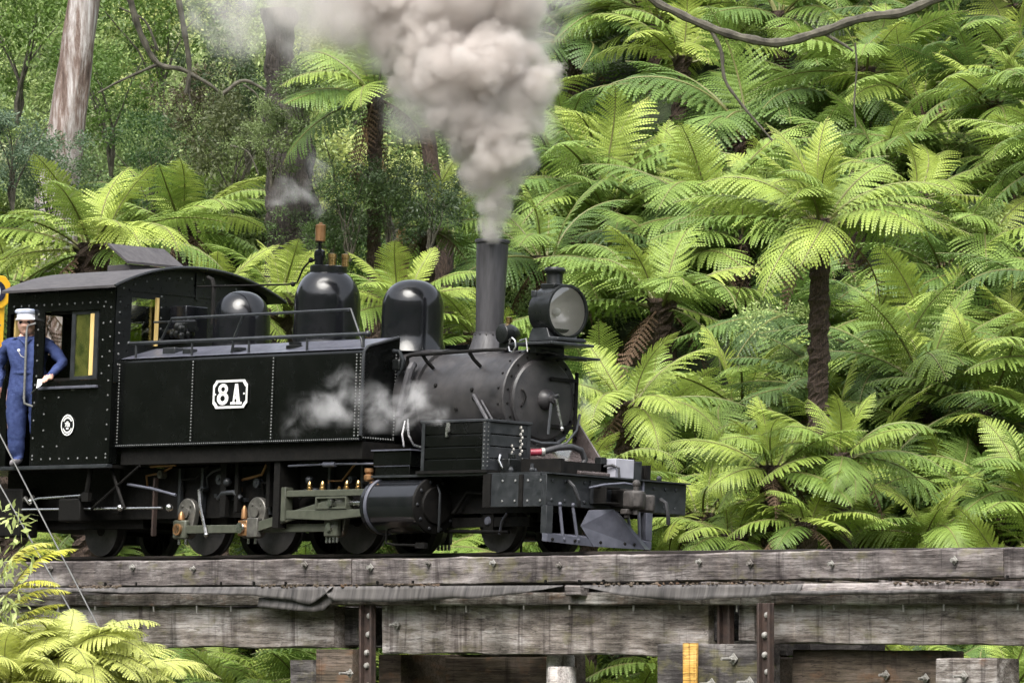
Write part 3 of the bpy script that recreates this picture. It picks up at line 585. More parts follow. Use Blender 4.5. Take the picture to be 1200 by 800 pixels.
P(mb, 'casing_ribs', 'dark_iron', dy); P(MB().lathe([(.02, 2.42), (.02, 2.45), (.036, 2.452), (.036, 2.51), (.02, 2.515)], (.49, -.15, 0), n=12), 'brass_cap', 'brass', dy)
P(MB().tube([(.72, -.33, 2.21), (.74, -.35, 2.25), (.78, -.35, 2.27), (.83, -.35, 2.24), (.84, -.35, 2.17), (.80, -.35, 2.12), (.75, -.35, 2.13), (.73, -.35, 2.18)], .010), 'pipe_loop', 'steel')
P(MB().tube([(.85, -.3, 2.24), (.95, -.3, 2.26), (.98, -.3, 2.12)], .010), 'pipe_loop', 'steel')
# --- boiler handrail, pipes
bh = P(MB().tube([(-.68, -.55, 2.00), (-.66, -.57, 2.09), (-.58, -.57, 2.11), (.4, -.57, 2.125), (.80, -.56, 2.13), (.88, -.50, 2.13)], .019), 'boiler_handrail', 'dark_iron')
for x in (-.42, .35): P(MB().tube([(x, -.565, 2.11), (x + .02, -.52, 2.04), (x + .03, -.43, 1.97)], .020), 'handrail_pillar', 'dark_iron', bh)
P(MB().tube([(-.62, -.52, 2.02), (-.60, -.58, 1.95), (-.62, -.60, 1.82), (-.66, -.60, 1.7), (-.70, -.62, 1.45)], .045), 'delivery_pipe', 'chimney_grey')
P(MB().tube([(-.86, -.60, 2.16), (-.76, -.60, 2.15), (-.72, -.58, 2.06), (-.73, -.58, 1.98), (-.80, -.58, 1.9)], .022), 'delivery_pipe', 'beam_grey')
P(MB().box(-.86, -.74, -.62, -.50, 1.95, 2.07), 'clack_valve', 'black_satin', bevel=.015)
P(MB().tube([(-.60, -.62, 1.40), (-.55, -.7, 1.25), (-.42, -.78, 1.12)], .012).tube([(-.56, -.62, 1.42), (-.44, -.7, 1.24), (-.26, -.78, 1.13), (-.1, -.8, 1.10)], .012), 'drain_pipe', 'steel')
P(MB().tube([(.40, -.53, 1.66), (.74, -.62, 1.385)], .022).tube([(.53, -.53, 1.60), (.80, -.60, 1.385)], .012), 'smokebox_stay', 'chimney_grey')
for x, z in ((-.25, 1.78), (.1, 1.52), (.36, 1.72), (.40, 1.63)):
    y = -math.sqrt(.527 ** 2 - (z - 1.645) ** 2); P(MB().rivet((x, y, z), (0, y, z - 1.645), .026, .022, 8), 'washout_plug', 'dark_iron')
# --- cab
CX0, CX1, CY, CZ0, CZE, CZT = -7.12, -5.14, 1.08, .99, 2.97, 3.255
def roofz(y): return CZT - (CZT - CZE) * (abs(y) / 1.22) ** 2.1
def sheet(quads, name, mat, parent, th):
    mb = MB()
    for q in quads: mb.add(q, [(0, 1, 2, 3)])
    o = P(mb, name, mat, parent, smooth=False)
    w = o.modifiers.new('weld', 'WELD'); w.merge_threshold = .0005
    sd = o.modifiers.new('thick', 'SOLIDIFY'); sd.thickness = th; sd.offset = 0; return o
def grid_wall(us, vs_, holes, f):
    out = []
    for a, b in zip(us, us[1:]):
        for c, d in zip(vs_, vs_[1:]):
            mx, mz = (a + b) / 2, (c + d) / 2
            if any(h[0] < mx < h[1] and h[2] < mz < h[3] for h in holes): continue
            out.append([f(a, c), f(b, c), f(b, d), f(a, d)])
    return out
for s in (-1, 1):
    hol = [(-6.42, -5.40, 1.935, 2.72), (-7.06, -6.60, .99, 2.72)]
    cs = sheet(grid_wall([CX0, -7.06, -6.60, -6.42, -5.40, CX1], [CZ0, 1.935, 2.72, 2.96], hol, lambda u, v: (u, s * CY, v)), 'cab_side', 'green_black', loco, .02)
    if s < 0:
        wf = P(MB().box(-6.36, -5.92, -1.05, -1.03, 1.94, 1.97).box(-6.36, -5.92, -1.05, -1.03, 2.69, 2.72), 'window_track', 'dark_iron', cs)
        sw = P(MB().box(-5.95, -5.88, -1.06, -1.03, 1.945, 2.715).box(-5.54, -5.46, -1.06, -1.03, 1.945, 2.715).box(-5.88, -5.54, -1.06, -1.03, 1.945, 1.985).box(-5.88, -5.54, -1.06, -1.03, 2.68, 2.715), 'window_frame', 'beam_grey', cs)
        P(MB().box(-5.60, -5.535, -1.068, -1.061, 1.99, 2.68), 'window_post', 'window_wood', cs)
        P(MB().box(-5.88, -5.54, -1.048, -1.042, 1.985, 2.68), 'window_pane', 'reflection_tint_glass', cs)
        P(MB().box(-6.44, -5.38, -1.135, -1.091, 1.84, 1.872), 'arm_rest', 'pilot_grey', cs, bevel=.006)
        P(MB().box(CX0 - .05, CX1 + .02, -1.13, -1.05, .945, .985), 'foot_plate', 'beam_grey', cs, bevel=.004)
        pts = line((-6.55, -1.09, 1.06), (-5.2, -1.09, 1.06), .17) + line((-5.2, -1.09, 1.1), (-5.2, -1.09, 2.9), .165) + line((-5.33, -1.09, 2.0), (-5.33, -1.09, 2.75), .2) + line((-7.0, -1.09, 2.80), (-5.3, -1.09, 2.80), .145)
        pts += line((-6.55, -1.09, 1.1), (-6.55, -1.09, 1.9), .2) + line((-6.53, -1.09, 2.0), (-6.53, -1.09, 2.7), .16) + line((-6.36, -1.09, 1.2), (-6.36, -1.09, 1.75), .18) + [Vector((x, -1.09, z)) for x, z in ((-6.1, 1.75), (-6.1, 1.2), (-5.86, 1.83), (-5.83, 1.83))]
        rivets(pts, (0, -1, 0), cs, .013, .010)
        # round works plate
        bp = P(MB().lathe([(.118, 0), (.118, .012)], (-5.90, -1.103, 1.435), 'y', 36), 'works_plate', 'black_gloss', cs)
        mb = MB()
        def ring(r0, r1, a0, a1, n, y):
            mb.add([(-5.90 + r * math.cos(R(a0 + (a1 - a0) * k / n)), y, 1.435 + r * math.sin(R(a0 + (a1 - a0) * k / n))) for r in (r0, r1) for k in range(n + 1)], [(k, k + 1, n + 2 + k, n + 1 + k) for k in range(n)])
        ring(.104, .119, 0, 360, 40, -1.105)
        for a in range(30, 150, 11): ring(.072, .095, a, a + 8, 2, -1.105)
        for a in range(205, 335, 11): ring(.072, .095, a, a + 8, 2, -1.105)
        for dz, w, h in ((.035, .018, .008), (-.038, .022, .009)): mb.add([(-5.90 + i * w, -1.105, 1.435 + dz + j * h) for i, j in ((-1, -1), (1, -1), (1, 1), (-1, 1))], [(0, 1, 2, 3)])
        P(mb, 'plate_lettering', 'white_paint', bp, smooth=False)
        cu = bpy.data.curves.new('plate_number', 'FONT'); cu.body = '708'; cu.size = .062; cu.align_x = 'CENTER'; cu.align_y = 'CENTER'; cu.offset = .002
        to = bpy.data.objects.new('plate_number', cu); col.objects.link(to); dg = bpy.context.evaluated_depsgraph_get()
        me = bpy.data.meshes.new_from_object(to.evaluated_get(dg)); bpy.data.objects.remove(to); me.materials.append(MATS['white_paint'])
        to = bpy.data.objects.new('plate_number', me); col.objects.link(to); to.parent = bp; to.location = (-5.90, -1.106, 1.435); to.rotation_euler = (R(90), 0, 0)
        for xx in (-6.64, -7.20):
            P(MB().tube([(xx + (.06 if xx > -7 else -.06), -1.09, 2.60), (xx, -1.16, 2.57), (xx, -1.17, 2.50), (xx, -1.17, 1.76), (xx, -1.16, 1.69), (xx + (.06 if xx > -7 else -.06), -1.09, 1.66)], .014), 'grab_rail', 'steel_dull', cs)
# front spectacle plate with the arch
ys = [-1.07, -.93, -.86, -.50, -.40, -.24, .0, .24, .40, .50, .86, .93, 1.07]
qs = []
for a, b in zip(ys, ys[1:]):
    hole = .40 < abs((a + b) / 2) < .86 and not (abs((a + b) / 2) < .5)
    zs = [1.9, 2.36, 2.86]
    if hole: qs.append([(CX1, a, 1.9), (CX1, b, 1.9), (CX1, b, 2.36), (CX1, a, 2.36)]); qs.append([(CX1, a, 2.86), (CX1, b, 2.86), (CX1, b, roofz(b) - .02), (CX1, a, roofz(a) - .02)])
    else:
        qs.append([(CX1, a, 1.9), (CX1, b, 1.9), (CX1, b, 2.36), (CX1, a, 2.36)]); qs.append([(CX1, a, 2.36), (CX1, b, 2.36), (CX1, b, 2.86), (CX1, a, 2.86)]); qs.append([(CX1, a, 2.86), (CX1, b, 2.86), (CX1, b, roofz(b) - .02), (CX1, a, roofz(a) - .02)])
cf = sheet(qs, 'cab_front', 'black_satin', loco, .02)
P(MB().box(CX1 - .01, CX1 + .01, -1.07, -.99, 1.0, 1.89), 'corner_plate', 'green_black', cf)
P(MB().box(CX1 + .011, CX1 + .05, -.53, -.50, 2.34, 2.88), 'window_edge', 'window_wood', cf); P(MB().box(CX1 + .011, CX1 + .05, .48, .50, 2.34, 2.88), 'window_edge', 'window_wood', cf)
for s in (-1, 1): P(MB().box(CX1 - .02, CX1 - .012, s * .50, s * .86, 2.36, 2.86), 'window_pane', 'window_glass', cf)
P(MB().box(CX1 + .06, CX1 + .36, -.36, -.04, 2.42, 2.80), 'lubricator_cabinet', 'black_gloss', cf, bevel=.012)
rivets([(CX1 + .011, y, roofz(y) - .12) for y in [-.98 + .16 * k for k in range(13)]] + line((CX1 + .011, -1.02, 2.1), (CX1 + .011, -1.02, 2.8), .12) + line((CX1 + .011, -.44, 2.3), (CX1 + .011, -.44, 2.9), .12) + line((CX1 + .011, .94, 2.3), (CX1 + .011, .94, 2.8), .14), (1, 0, 0), cf, .014)
P(MB().box(CX1 + .011, CX1 + .03, .03, .07, 2.9, 3.2).box(CX1 + .011, CX1 + .022, -.9, .9, 2.93, 2.955), 'stiffener', 'black_satin', cf)
# rear sheet, floor
sheet(grid_wall([-1.07, -.85, -.3, .3, .85, 1.07], [CZ0, 1.9, 2.3, 2.75, 2.96], [(-.85, -.3, 2.3, 2.75), (.3, .85, 2.3, 2.75)], lambda u, v: (CX0, u, v)), 'cab_rear', 'green_black', loco, .02)
P(MB().box(CX0, CX1, -1.06, 1.06, .95, .985), 'cab_floor', 'dark_iron')
# roof
n = 28; mb = MB(); ysr = [-1.22 + 2.44 * i / n for i in range(n + 1)]
mb.add([(x, y, roofz(y) + dz) for x in (-7.08, -4.97) for y in ysr for dz in (0, -.028)], [])
off = lambda a, i, d: a * (n + 1) * 2 + i * 2 + d
for i in range(n):
    mb.f += [(off(0, i, 0), off(1, i, 0), off(1, i + 1, 0), off(0, i + 1, 0)), (off(0, i + 1, 1), off(1, i + 1, 1), off(1, i, 1), off(0, i, 1)), (off(1, i, 0), off(1, i, 1), off(1, i + 1, 1), off(1, i + 1, 0)), (off(0, i + 1, 0), off(0, i + 1, 1), off(0, i, 1), off(0, i, 0))]
mb.f += [(off(0, 0, 1), off(1, 0, 1), off(1, 0, 0), off(0, 0, 0)), (off(0, n, 0), off(1, n, 0), off(1, n, 1), off(0, n, 1))]
rf = P(mb, 'cab_roof', 'roof_grey')
P(MB().tube([(-4.975, y, roofz(y) - .014) for y in ysr], .022), 'roof_rib', 'black_satin', rf)
rh = P(MB().box(-6.25, -5.84, -.36, .34, 3.2, 3.30), 'ventilator_hatch', 'roof_grey', rf, bevel=.005)
mb = MB(); c0, c1 = Vector((-5.80, -.42, 3.33)), Vector((-5.80, .39, 3.33)); c2, c3 = Vector((-6.18, .39, 3.545)), Vector((-6.18, -.42, 3.545))
E_ = [c0, c1, c2, c3]; mb.add(E_ + [p - Vector((0, 0, .03)) for p in E_], [(0, 1, 2, 3), (7, 6, 5, 4), (4, 5, 1, 0), (5, 6, 2, 1), (6, 7, 3, 2), (7, 4, 0, 3)])
P(mb, 'hatch_lid', 'roof_grey', rf, smooth=False)
# cab interior
P(MB().lathe([(.55, -5.75), (.58, -5.72), (.58, -5.16)], (0, 0, 1.70), 'x', 36), 'backhead', 'dark_iron')
P(MB().box(-6.35, -5.95, -.30, .05, 1.9, 2.32).box(-6.3, -6.0, -.6, -.32, 1.6, 2.25), 'cab_locker', 'brown_wood', bevel=.01)
mb = MB()
for x, y in ((-6.2, -.7), (-6.15, -.68), (-5.85, -.4), (-5.85, -.5)): mb.tube([(x, y, 1.6), (x, y, 2.65), (x + .2, y + .1, 2.75)], .014)
P(mb, 'copper_pipe', 'copper')
for (x, y, z) in ((-6.18, -.72, 2.62), (-6.18, -.72, 2.5), (-6.18, -.7, 2.38), (-5.8, -.55, 2.55), (-5.8, -.45, 2.5)): P(MB().cyl((x - .02, y, z), (x + .02, y, z), .05, n=16), 'gauge', 'brass')
P(MB().box(-5.74, -5.70, -.66, -.62, 2.35, 2.75).box(-5.74, -5.70, -.80, -.77, 2.35, 2.75), 'water_gauge', 'brass')
P(MB().box(-7.08, -7.05, -1.02, -.96, 2.2, 2.72), 'door_post', 'window_wood')
# --- running plate, tool box
P(MB().box(-.72, 2.05, -.97, .97, .775, .80), 'running_plate', 'beam_grey')
for s in (-1, 1):
    x0 = 1.15; vp = P(MB().box(x0, 2.05, s * .97, s * .945, .44, .774), 'valance', 'beam_grey', bevel=.004)
    if s < 0:
        rivets([Vector((x0 + .08 + .2 * k, -.971, z)) for k in range(5) for z in (.5, .71)], (0, -1, 0), vp, .016, .012)
        P(MB().box(x0 - .02, x0 + .10, -.985, -.9705, .44, .79).box(1.70, 1.76, -.985, -.9705, .44, .774), 'valance_strap', 'dark_iron', vp)
def toolbox(s):
    x0, x1, y0, y1, z0, z1 = .10, 1.14, s * .97, s * .36, .835, 1.345; lo, hi = sorted((y0, y1))
    t = P(MB().box(x0 + .02, x1 - .02, lo + .02, hi - .02, z0, z1 - .02), 'tool_box', 'green_black')
    for k in range(4):
        a = z0 + (z1 - z0) * k / 4; b = z0 + (z1 - z0) * (k + 1) / 4 - .012
        P(MB().box(x0, x1, y0, y0 - s * .019, a, b), 'plank', 'green_black', t, bevel=.004); P(MB().box(x1 - .019, x1, lo + .021, hi - .0, a + .001, b), 'plank', 'beam_grey', t, bevel=.004)
    P(MB().box(x0 - .02, x1 + .02, lo - .015, hi + .01, z1 - .008, z1 + .022), 'lid', 'beam_grey', t, bevel=.006)
    P(MB().box(x1 - .05, x1 + .004, y0 + s * .006, y0 + s * .0005, z0, z1 - .012).box(x1 + .0045, x1 + .008, lo - .006, lo + .05, z0, z1 - .012), 'corner_iron', 'beam_grey', t)
    P(MB().box(x1 + .0005, x1 + .006, hi - .05, hi, z0, z1 - .012), 'corner_iron', 'beam_grey', t); P(MB().box(x0, x0 + .05, y0 + s * .006, y0 + s * .0005, z0, z1 - .012), 'corner_iron', 'beam_grey', t)
    rivets([Vector((x1 - .023, y0 + s * .007, z0 + .04 + .045 * k)) for k in range(11)], (0, s, 0), t, .009); rivets([Vector((x1 + .006, lo + .02, z0 + .04 + .045 * k)) for k in range(11)], (1, 0, 0), t, .009)
    P(MB().box(.50, .56, y0 + s * .012, y0 + s * .001, z1 - .10, z1 - .002).box(.512, .548, y0 + s * .03, y0 + s * .013, z1 - .16, z1 - .06), 'hasp', 'steel', t)
    P(MB().box(x0 - .05, x1 + .05, lo - .03, hi, z0 - .032, z0 - .001), 'box_base', 'dark_iron', t)
toolbox(-1)
# --- cylinders and motion (near side in detail)
for s in (-1, 1):
    yc = s * .83; zc = .475
    cyo = P(MB().lathe([(.17, -.73), (.17, -.715), (.285, -.71), (.30, -.70), (.30, -.66), (.292, -.655), (.292, .12), (.302, .125), (.302, .165)], (0, yc, zc), 'x', 44), 'cylinder', 'black_gloss')
    P(MB().lathe([(.302, .166), (.295, .19), (.26, .20), (.20, .202), (.19, .23), (.06, .235)], (0, yc, zc), 'x', 44), 'cylinder_cover', 'dark_iron', cyo)
    P(MB().lathe([(.301, -.64), (.305, -.635), (.305, -.60), (.301, -.595)], (0, yc, zc), 'x', 44), 'cylinder_band', 'pilot_grey', cyo)
    cb = P(MB().box(-.74, -.12, s * .93, s * .55, .905, 1.06), 'valve_chest', 'green_black', bevel=.006); P(MB().box(-.72, -.15, s * .915, s * .57, .70, .895), 'chest_base', 'green_black', cb, bevel=.006)
    P(MB().box(-.76, -.10, s * .95, s * .53, 1.061, 1.075).box(-.73, -.14, s * .925, s * .56, .896, .904), 'chest_lid', 'pilot_grey', cb)
    P(MB().tube([(-.45, s * .95, .20), (-.45, s * .95, .08), (-.3, s * .95, .06), (.15, s * .95, .05)], .014).box(.05, .2, s * .92, s * .97, .02, .08), 'drain_cock', 'dark_iron', cyo)
    P(MB().lathe([(.04, .74), (.055, .76), (.055, .80), (.03, .82), (.05, .84), (.05, .88)], (-.80, s * .93, 0), n=14), 'oil_cup', 'copper', cyo)
    # slide bars, crosshead
    sl = P(MB().box(-2.24, -.74, s * .815, s * .895, .595, .665), 'slide_bar', 'rod_paint', bevel=.006)
    sl2 = P(MB().prism([(-2.24, .36), (-1.5, .335), (-.74, .385), (-.74, .45), (-2.24, .45)], 'y', s * .815, s * .895), 'slide_bar', 'rod_paint', bevel=.006)
    P(MB().box(-2.30, -2.225, s * .80, s * .91, .33, .70), 'slide_bar_bracket', 'rod_paint', bevel=.006)
    ca = P(MB().box(-1.72, -1.70, s * .80, s * .905, .455, .59).box(-1.22, -1.20, s * .80, s * .905, .455, .59).box(-1.70, -1.22, s * .80, s * .905, .455, .475).box(-1.70, -1.22, s * .80, s * .905, .57, .59).box(-1.69, -1.23, s * .81, s * .86, .476, .569), 'crosshead', 'rod_paint', bevel=.003)
    P(MB().cyl((-1.46, s * .86, .52), (-1.46, s * .925, .52), .042, n=16), 'gudgeon_pin', 'steel', ca)
    P(MB().cyl((-1.22, s * .83, .52), (-.72, s * .83, .52), .03, n=14), 'piston_rod', 'steel')
    for i, x in enumerate((-1.88, -1.66, -1.25, -1.38, -1.06)): P(MB().lathe([(.034, .666), (.034, .69), (.025, .70), (.03, .72), (.02, .745), (.012, .76)] if i != 3 else [(.018, .666), (.018, .69), (.008, .70)], (x, s * .855, 0), n=12), 'oil_cup', 'brass', sl)
    # cranks, rods
    WX = (-4.16, -2.935, -1.535)
    for k, x in enumerate(WX):
        cr = P(MB().prism(arc((x, .46), .155, 0, 180, 14) + arc((x, .27), .105, 180, 360, 12), 'y', s * .66, s * .735), 'crank', 'crank_steel', bevel=.01)
        P(MB().cyl((x, s * .736, .45), (x, s * .76, .45), .06, n=16).rivet((x + .07, s * .736, .53), (0, s, 0), .02, .015).rivet((x - .07, s * .736, .53), (0, s, 0), .02, .015), 'crank_boss', 'crank_steel', cr)
        P(MB().cyl((x - .02, s * .736, .265), (x - .02, s * (.92 if k == 1 else .85), .265), .045, n=16), 'crank_pin', 'steel', cr)
    rz = .265; cp = P(MB().box(-4.10, -1.60, s * .765, s * .805, rz - .045, rz + .045), 'coupling_rod', 'rod_paint', bevel=.006)
    for x in WX: P(MB().box(x - .13, x + .10, s * .752, s * .822, rz - .105, rz + .105), 'rod_end', 'rod_paint', cp, bevel=.02)
    for x in (-4.2, -4.08, -2.98, -2.86, -1.64, -1.58, -1.52, -1.46): P(MB().cyl((x, s * .79, rz - .165), (x, s * .79, rz - .106), .016, n=8), 'cotter_bolt', 'steel', cp)
    cn = P(MB().prism([(-2.80, rz - .055), (-1.50, .47), (-1.50, .56), (-2.80, rz + .055)], 'y', s * .845, s * .885), 'connecting_rod', 'rod_paint', bevel=.006)
    P(MB().box(-2.88, -2.70, s * .835, s * .905, rz - .10, rz + .11), 'rod_strap', 'crank_steel', cn, bevel=.008); P(MB().box(-3.04, -2.885, s * .84, s * .90, rz - .085, rz + .085).lathe([(.035, rz + .10), (.03, rz + .20), (.01, rz + .25)], (-2.97, s * .87, 0), n=12), 'big_end_brass', 'copper', cn, bevel=.01)
    P(MB().cyl((-2.98, s * .901, rz), (-2.98, s * .93, rz), .06, n=18), 'pin_cap', 'steel', cn); P(MB().lathe([(.04, rz + .106), (.035, rz + .16), (.012, rz + .20)], (-4.18, s * .785, 0), n=12).cyl((-4.18, s * .823, rz), (-4.18, s * .85, rz), .065, n=16), 'rod_oil_cup', 'copper', cp)
    # brake and reversing rods, hangers
    P(MB().tube([(-7.5, s * .93, .53), (-7.3, s * .93, .51), (-4.35, s * .93, .50)], .014).ball((-5.1, s * .93, .51), .04).ball((-4.22, s * .93, .50), .045), 'brake_rod', 'steel')
    P(MB().tube([(-6.75, s * .94, .60), (-6.6, s * .94, .63), (-5.62, s * .94, .66)], .014).ball((-6.75, s * .94, .6), .03), 'sanding_rod', 'steel')
    P(MB().tube([(-5.02, s * .9, .77), (-4.6, s * .9, .72), (-4.15, s * .9, .64)], .016), 'reversing_rod', 'pilot_grey')
    P(MB().tube([(-3.83, s * .83, .70), (-3.80, s * .83, .52), (-3.67, s * .83, .20)], .02).ball((-3.67, s * .83, .2), .03), 'brake_hanger', 'steel')
    P(MB().box(-2.42, -2.32, s * .60, s * .92, .26, 1.16), 'motion_plate', 'dark_iron')
    for x0, x1, z0, z1 in ((-5.45, -5.35, .45, 1.0), (-4.75, -4.72, .20, .85), (-3.55, -3.45, .4, 1.1), (-3.3, -3.24, .45, 1.0), (-2.75, -2.69, .5, 1.05), (-2.6, -2.55, .5, 1.0)): P(MB().box(x0, x1, s * .70, s * .76, z0, z1), 'spring_hanger', 'dark_iron' if x0 != -4.75 else 'rust', bevel=.006)
    for x in (-3.62, -2.2): P(MB().tube([(x, s * .72, .60), (x + .1, s * .74, .66), (x + .3, s * .74, .67), (x + .4, s * .72, .60)], .03).ball((x + .2, s * .76, .78), .05), 'spring_gear', 'beam_grey')
    P(MB().tube([(-4.75, s * .80, .97), (-4.3, s * .80, .98)], .014), 'copper_pipe', 'copper')
    P(MB().tube([(-5.55, s * 1.02, .95), (-5.60, s * 1.02, .68), (-5.75, s * 1.0, .62)], .03).box(-5.66, -5.54, s * 1.0, s * 1.05, .58, .68), 'step_hanger', 'dark_iron')
    P(MB().tube([(-5.28, s * .95, .97), (-5.0, s * .95, .50)], .02).tube([(-5.6, s * .95, .50), (-4.75, s * .95, .97)], .016), 'step_brace', 'dark_iron')
    P(MB().box(-6.15, -5.75, s * .78, s * 1.0, .36, .62), 'injector', 'dark_iron', bevel=.02); P(MB().box(-7.4, -6.9, s * .7, s * .95, .2, .75), 'water_tank', 'dark_iron', bevel=.02)
    P(MB().tube([(-6.95, s * .9, .60), (-6.85, s * .93, .64), (-6.78, s * .93, .58), (-6.72, s * .93, .66)], .025), 'injector_valve', 'crank_steel')
    P(MB().tube([(-2.2, s * .9, .93), (-1.4, s * .9, .94), (-.74, s * .9, .93)], .012).lathe([(.03, -.1), (.03, .1)], (-1.5, s * .9, .937), 'x', 10), 'lubricator_pipe', 'pilot_grey')
# --- wheels
def wheel(x, s, r, spokes, name):
    w = P(MB().lathe([(r * .86, -.055), (r, -.055), (r, .03), (r + .025, .035), (r + .025, .058), (r * .86, .058), (r * .84, .04), (r * .84, -.04)], (x, s * .40, r), 'y', 48) if s < 0 else MB().lathe([(r * .84, .04), (r * .84, -.04), (r * .86, -.058), (r + .025, -.058), (r + .025, -.035), (r, -.03), (r, .055), (r * .86, .055)], (x, s * .40, r), 'y', 48), name, 'tyre_iron')
    mb = MB().cyl((x, s * .34, r), (x, s * .46, r), r * .24, n=20)
    for k in range(spokes):
        a = 2 * math.pi * k / spokes; mb.tube([(x + r * .2 * math.cos(a), s * .40, r + r * .2 * math.sin(a)), (x + r * .87 * math.cos(a), s * .40, r + r * .87 * math.sin(a))], [.032, .022], 6)
    P(mb, 'spokes', 'dark_iron', w)
    if r > .3: P(MB().prism([(x + r * .845 * math.cos(R(a)), r + r * .845 * math.sin(R(a))) for a in range(40, 141, 10)], 'y', s * .37, s * .43), 'balance_weight', 'dark_iron', w)
    return w
for x in (-4.16, -2.935, -1.535):
    for s in (-1, 1): wheel(x, s, .381, 10, 'driving_wheel')
    P(MB().cyl((x, -.65, .381), (x, .65, .381), .07, n=14), 'axle', 'dark_iron')
for x in (.80, -6.05):
    for s in (-1, 1): wheel(x, s, .30, 8, 'pony_wheel')
    P(MB().cyl((x, -.45, .30), (x, .45, .30), .055, n=14), 'axle', 'dark_iron')
P(MB().box(.2, 1.45, -.60, -.56, .26, .36).tube([(.1, -.6, .22), (1.15, -.62, .20)], .02).box(.72, .88, -.61, -.5, .2, .42), 'pony_truck', 'dark_iron')
P(MB().tube([(1.0, -.62, .18), (1.05, -.63, .32), (1.12, -.63, .40)], .014).rivet((.80, -.612, .32), (0, -1, 0), .05, .03, 10), 'truck_link', 'pilot_grey')
# --- buffer beam and pilot
bb = P(MB().box(2.05, 2.13, -.98, .98, .45, .775), 'buffer_beam', 'beam_grey', bevel=.006)
P(MB().box(2.02, 2.20, -.98, .98, .776, .79), 'beam_top_plate', 'beam_grey', bb)
rivets([Vector((2.131, y, z)) for y in (-.9, -.72, -.45, .32, .52, .68, .83) for z in (.51, .71)], (1, 0, 0), bb, .022, .016, 'beam_grey')
P(MB().prism([(-.38, .50), (.38, .50), (.38, .74), (-.38, .74)], 'x', 2.131, 2.15), 'drag_plate', 'beam_grey', bb, bevel=.004)
P(MB().tube([(2.16, .34, .77), (2.16, .34, .58), (2.16, .28, .50), (2.16, .18, .49)], .016), 'pipe_bracket', 'pilot_grey', bb)
kc = P(MB().box(2.15, 2.38, -.10, .10, .47, .67), 'coupler', 'dark_iron', bevel=.015)
paint('old_iron', (0.014, 0.012, 0.011), (0.055, 0.048, 0.044), 0.7, 0.2, nscale=18, bmp=.5)
P(MB().prism([(2.36, -.13), (2.52, -.15), (2.60, -.06), (2.56, .02), (2.50, .03), (2.46, .12), (2.38, .14)], 'z', .46, .65), 'knuckle', 'old_iron', kc, bevel=.04)
P(MB().prism([(2.36, .08), (2.44, .12), (2.50, .20), (2.47, .24), (2.38, .17)], 'z', .44, .62), 'guard_arm', 'old_iron', kc, bevel=.02)
P(MB().box(2.37, 2.47, -.16, -.06, .40, .455).cyl((2.42, -.11, .36), (2.42, -.11, .40), .03, n=10), 'lock_lifter', 'old_iron', kc, bevel=.01)
P(MB().cyl((2.50, -.06, .40), (2.50, -.06, .71), .032, n=12).ball((2.50, -.06, .72), .045, 10), 'knuckle_pin', 'old_iron', kc)
P(MB().box(2.15, 2.34, -.34, -.14, .50, .52).box(2.15, 2.34, -.34, -.14, .66, .68).box(2.15, 2.34, -.34, -.32, .52, .66), 'coupler_box', 'dark_iron', kc, bevel=.004)
P(MB().tube([(2.2, -.45, .66), (2.26, -.30, .70), (2.30, -.05, .73), (2.30, .1, .72)], .012), 'uncoupling_rod', 'pilot_grey', kc)
pf = P(MB().add([], []).prism([(2.10, .08), (2.18, .07), (2.18, .15), (2.10, .17)], 'y', -.99, .47), 'pilot_bar', 'pilot_grey', bevel=.004)
for y in (-.99, .40): P(MB().box(2.07, 2.16, y, y + .09, .16, .449), 'pilot_post', 'pilot_grey' if y > 0 else 'beam_grey', bevel=.004)
for i, (ya, yb) in enumerate(((-.80, -.76), (-.62, -.56), (.14, .20), (.30, .31))): P(MB().cyl((2.15, ya, .449), (2.17, yb, .12), .017, n=10).rivet((2.19, yb, .11), (1, 0, 0), .02, .02).ball((2.15, ya, .47), .026), 'pilot_stay', 'pilot_grey')
mb = MB()    # plough plate, creased at the middle and sweeping sideways
A, B, C_, D_, E2, F_ = (2.17, -.52, .26), (2.20, -.44, .43), (2.30, -.19, .45), (2.34, .24, .055), (2.20, -.36, .055), (2.20, .44, .06)
mb.add([A, B, C_, D_, E2, F_, (2.27, -.09, .42)], [(0, 4, 3), (0, 3, 2), (0, 2, 1), (2, 3, 5), (2, 5, 6)])
pp = P(mb, 'plough_plate', 'pilot_grey', smooth=False); sd = pp.modifiers.new('thick', 'SOLIDIFY'); sd.thickness = .014; sd.offset = -1
mb = MB().add([(2.19, -.99, .075), (2.19, -.36, .055), (2.19, -.40, .13), (2.19, -.99, .16)], [(0, 1, 2, 3)])
p2 = P(mb, 'toe_plate', 'pilot_grey', smooth=False); sd = p2.modifiers.new('thick', 'SOLIDIFY'); sd.thickness = .012
for y in (-.93, -.62, -.30, -.05, .1, .22, .33): P(MB().rivet((2.20 if y < -.4 or y > .15 else 2.36 - abs(y) * .4, y, .10), (1, 0, 0), .02, .016), 'pilot_bolt', 'dark_iron')
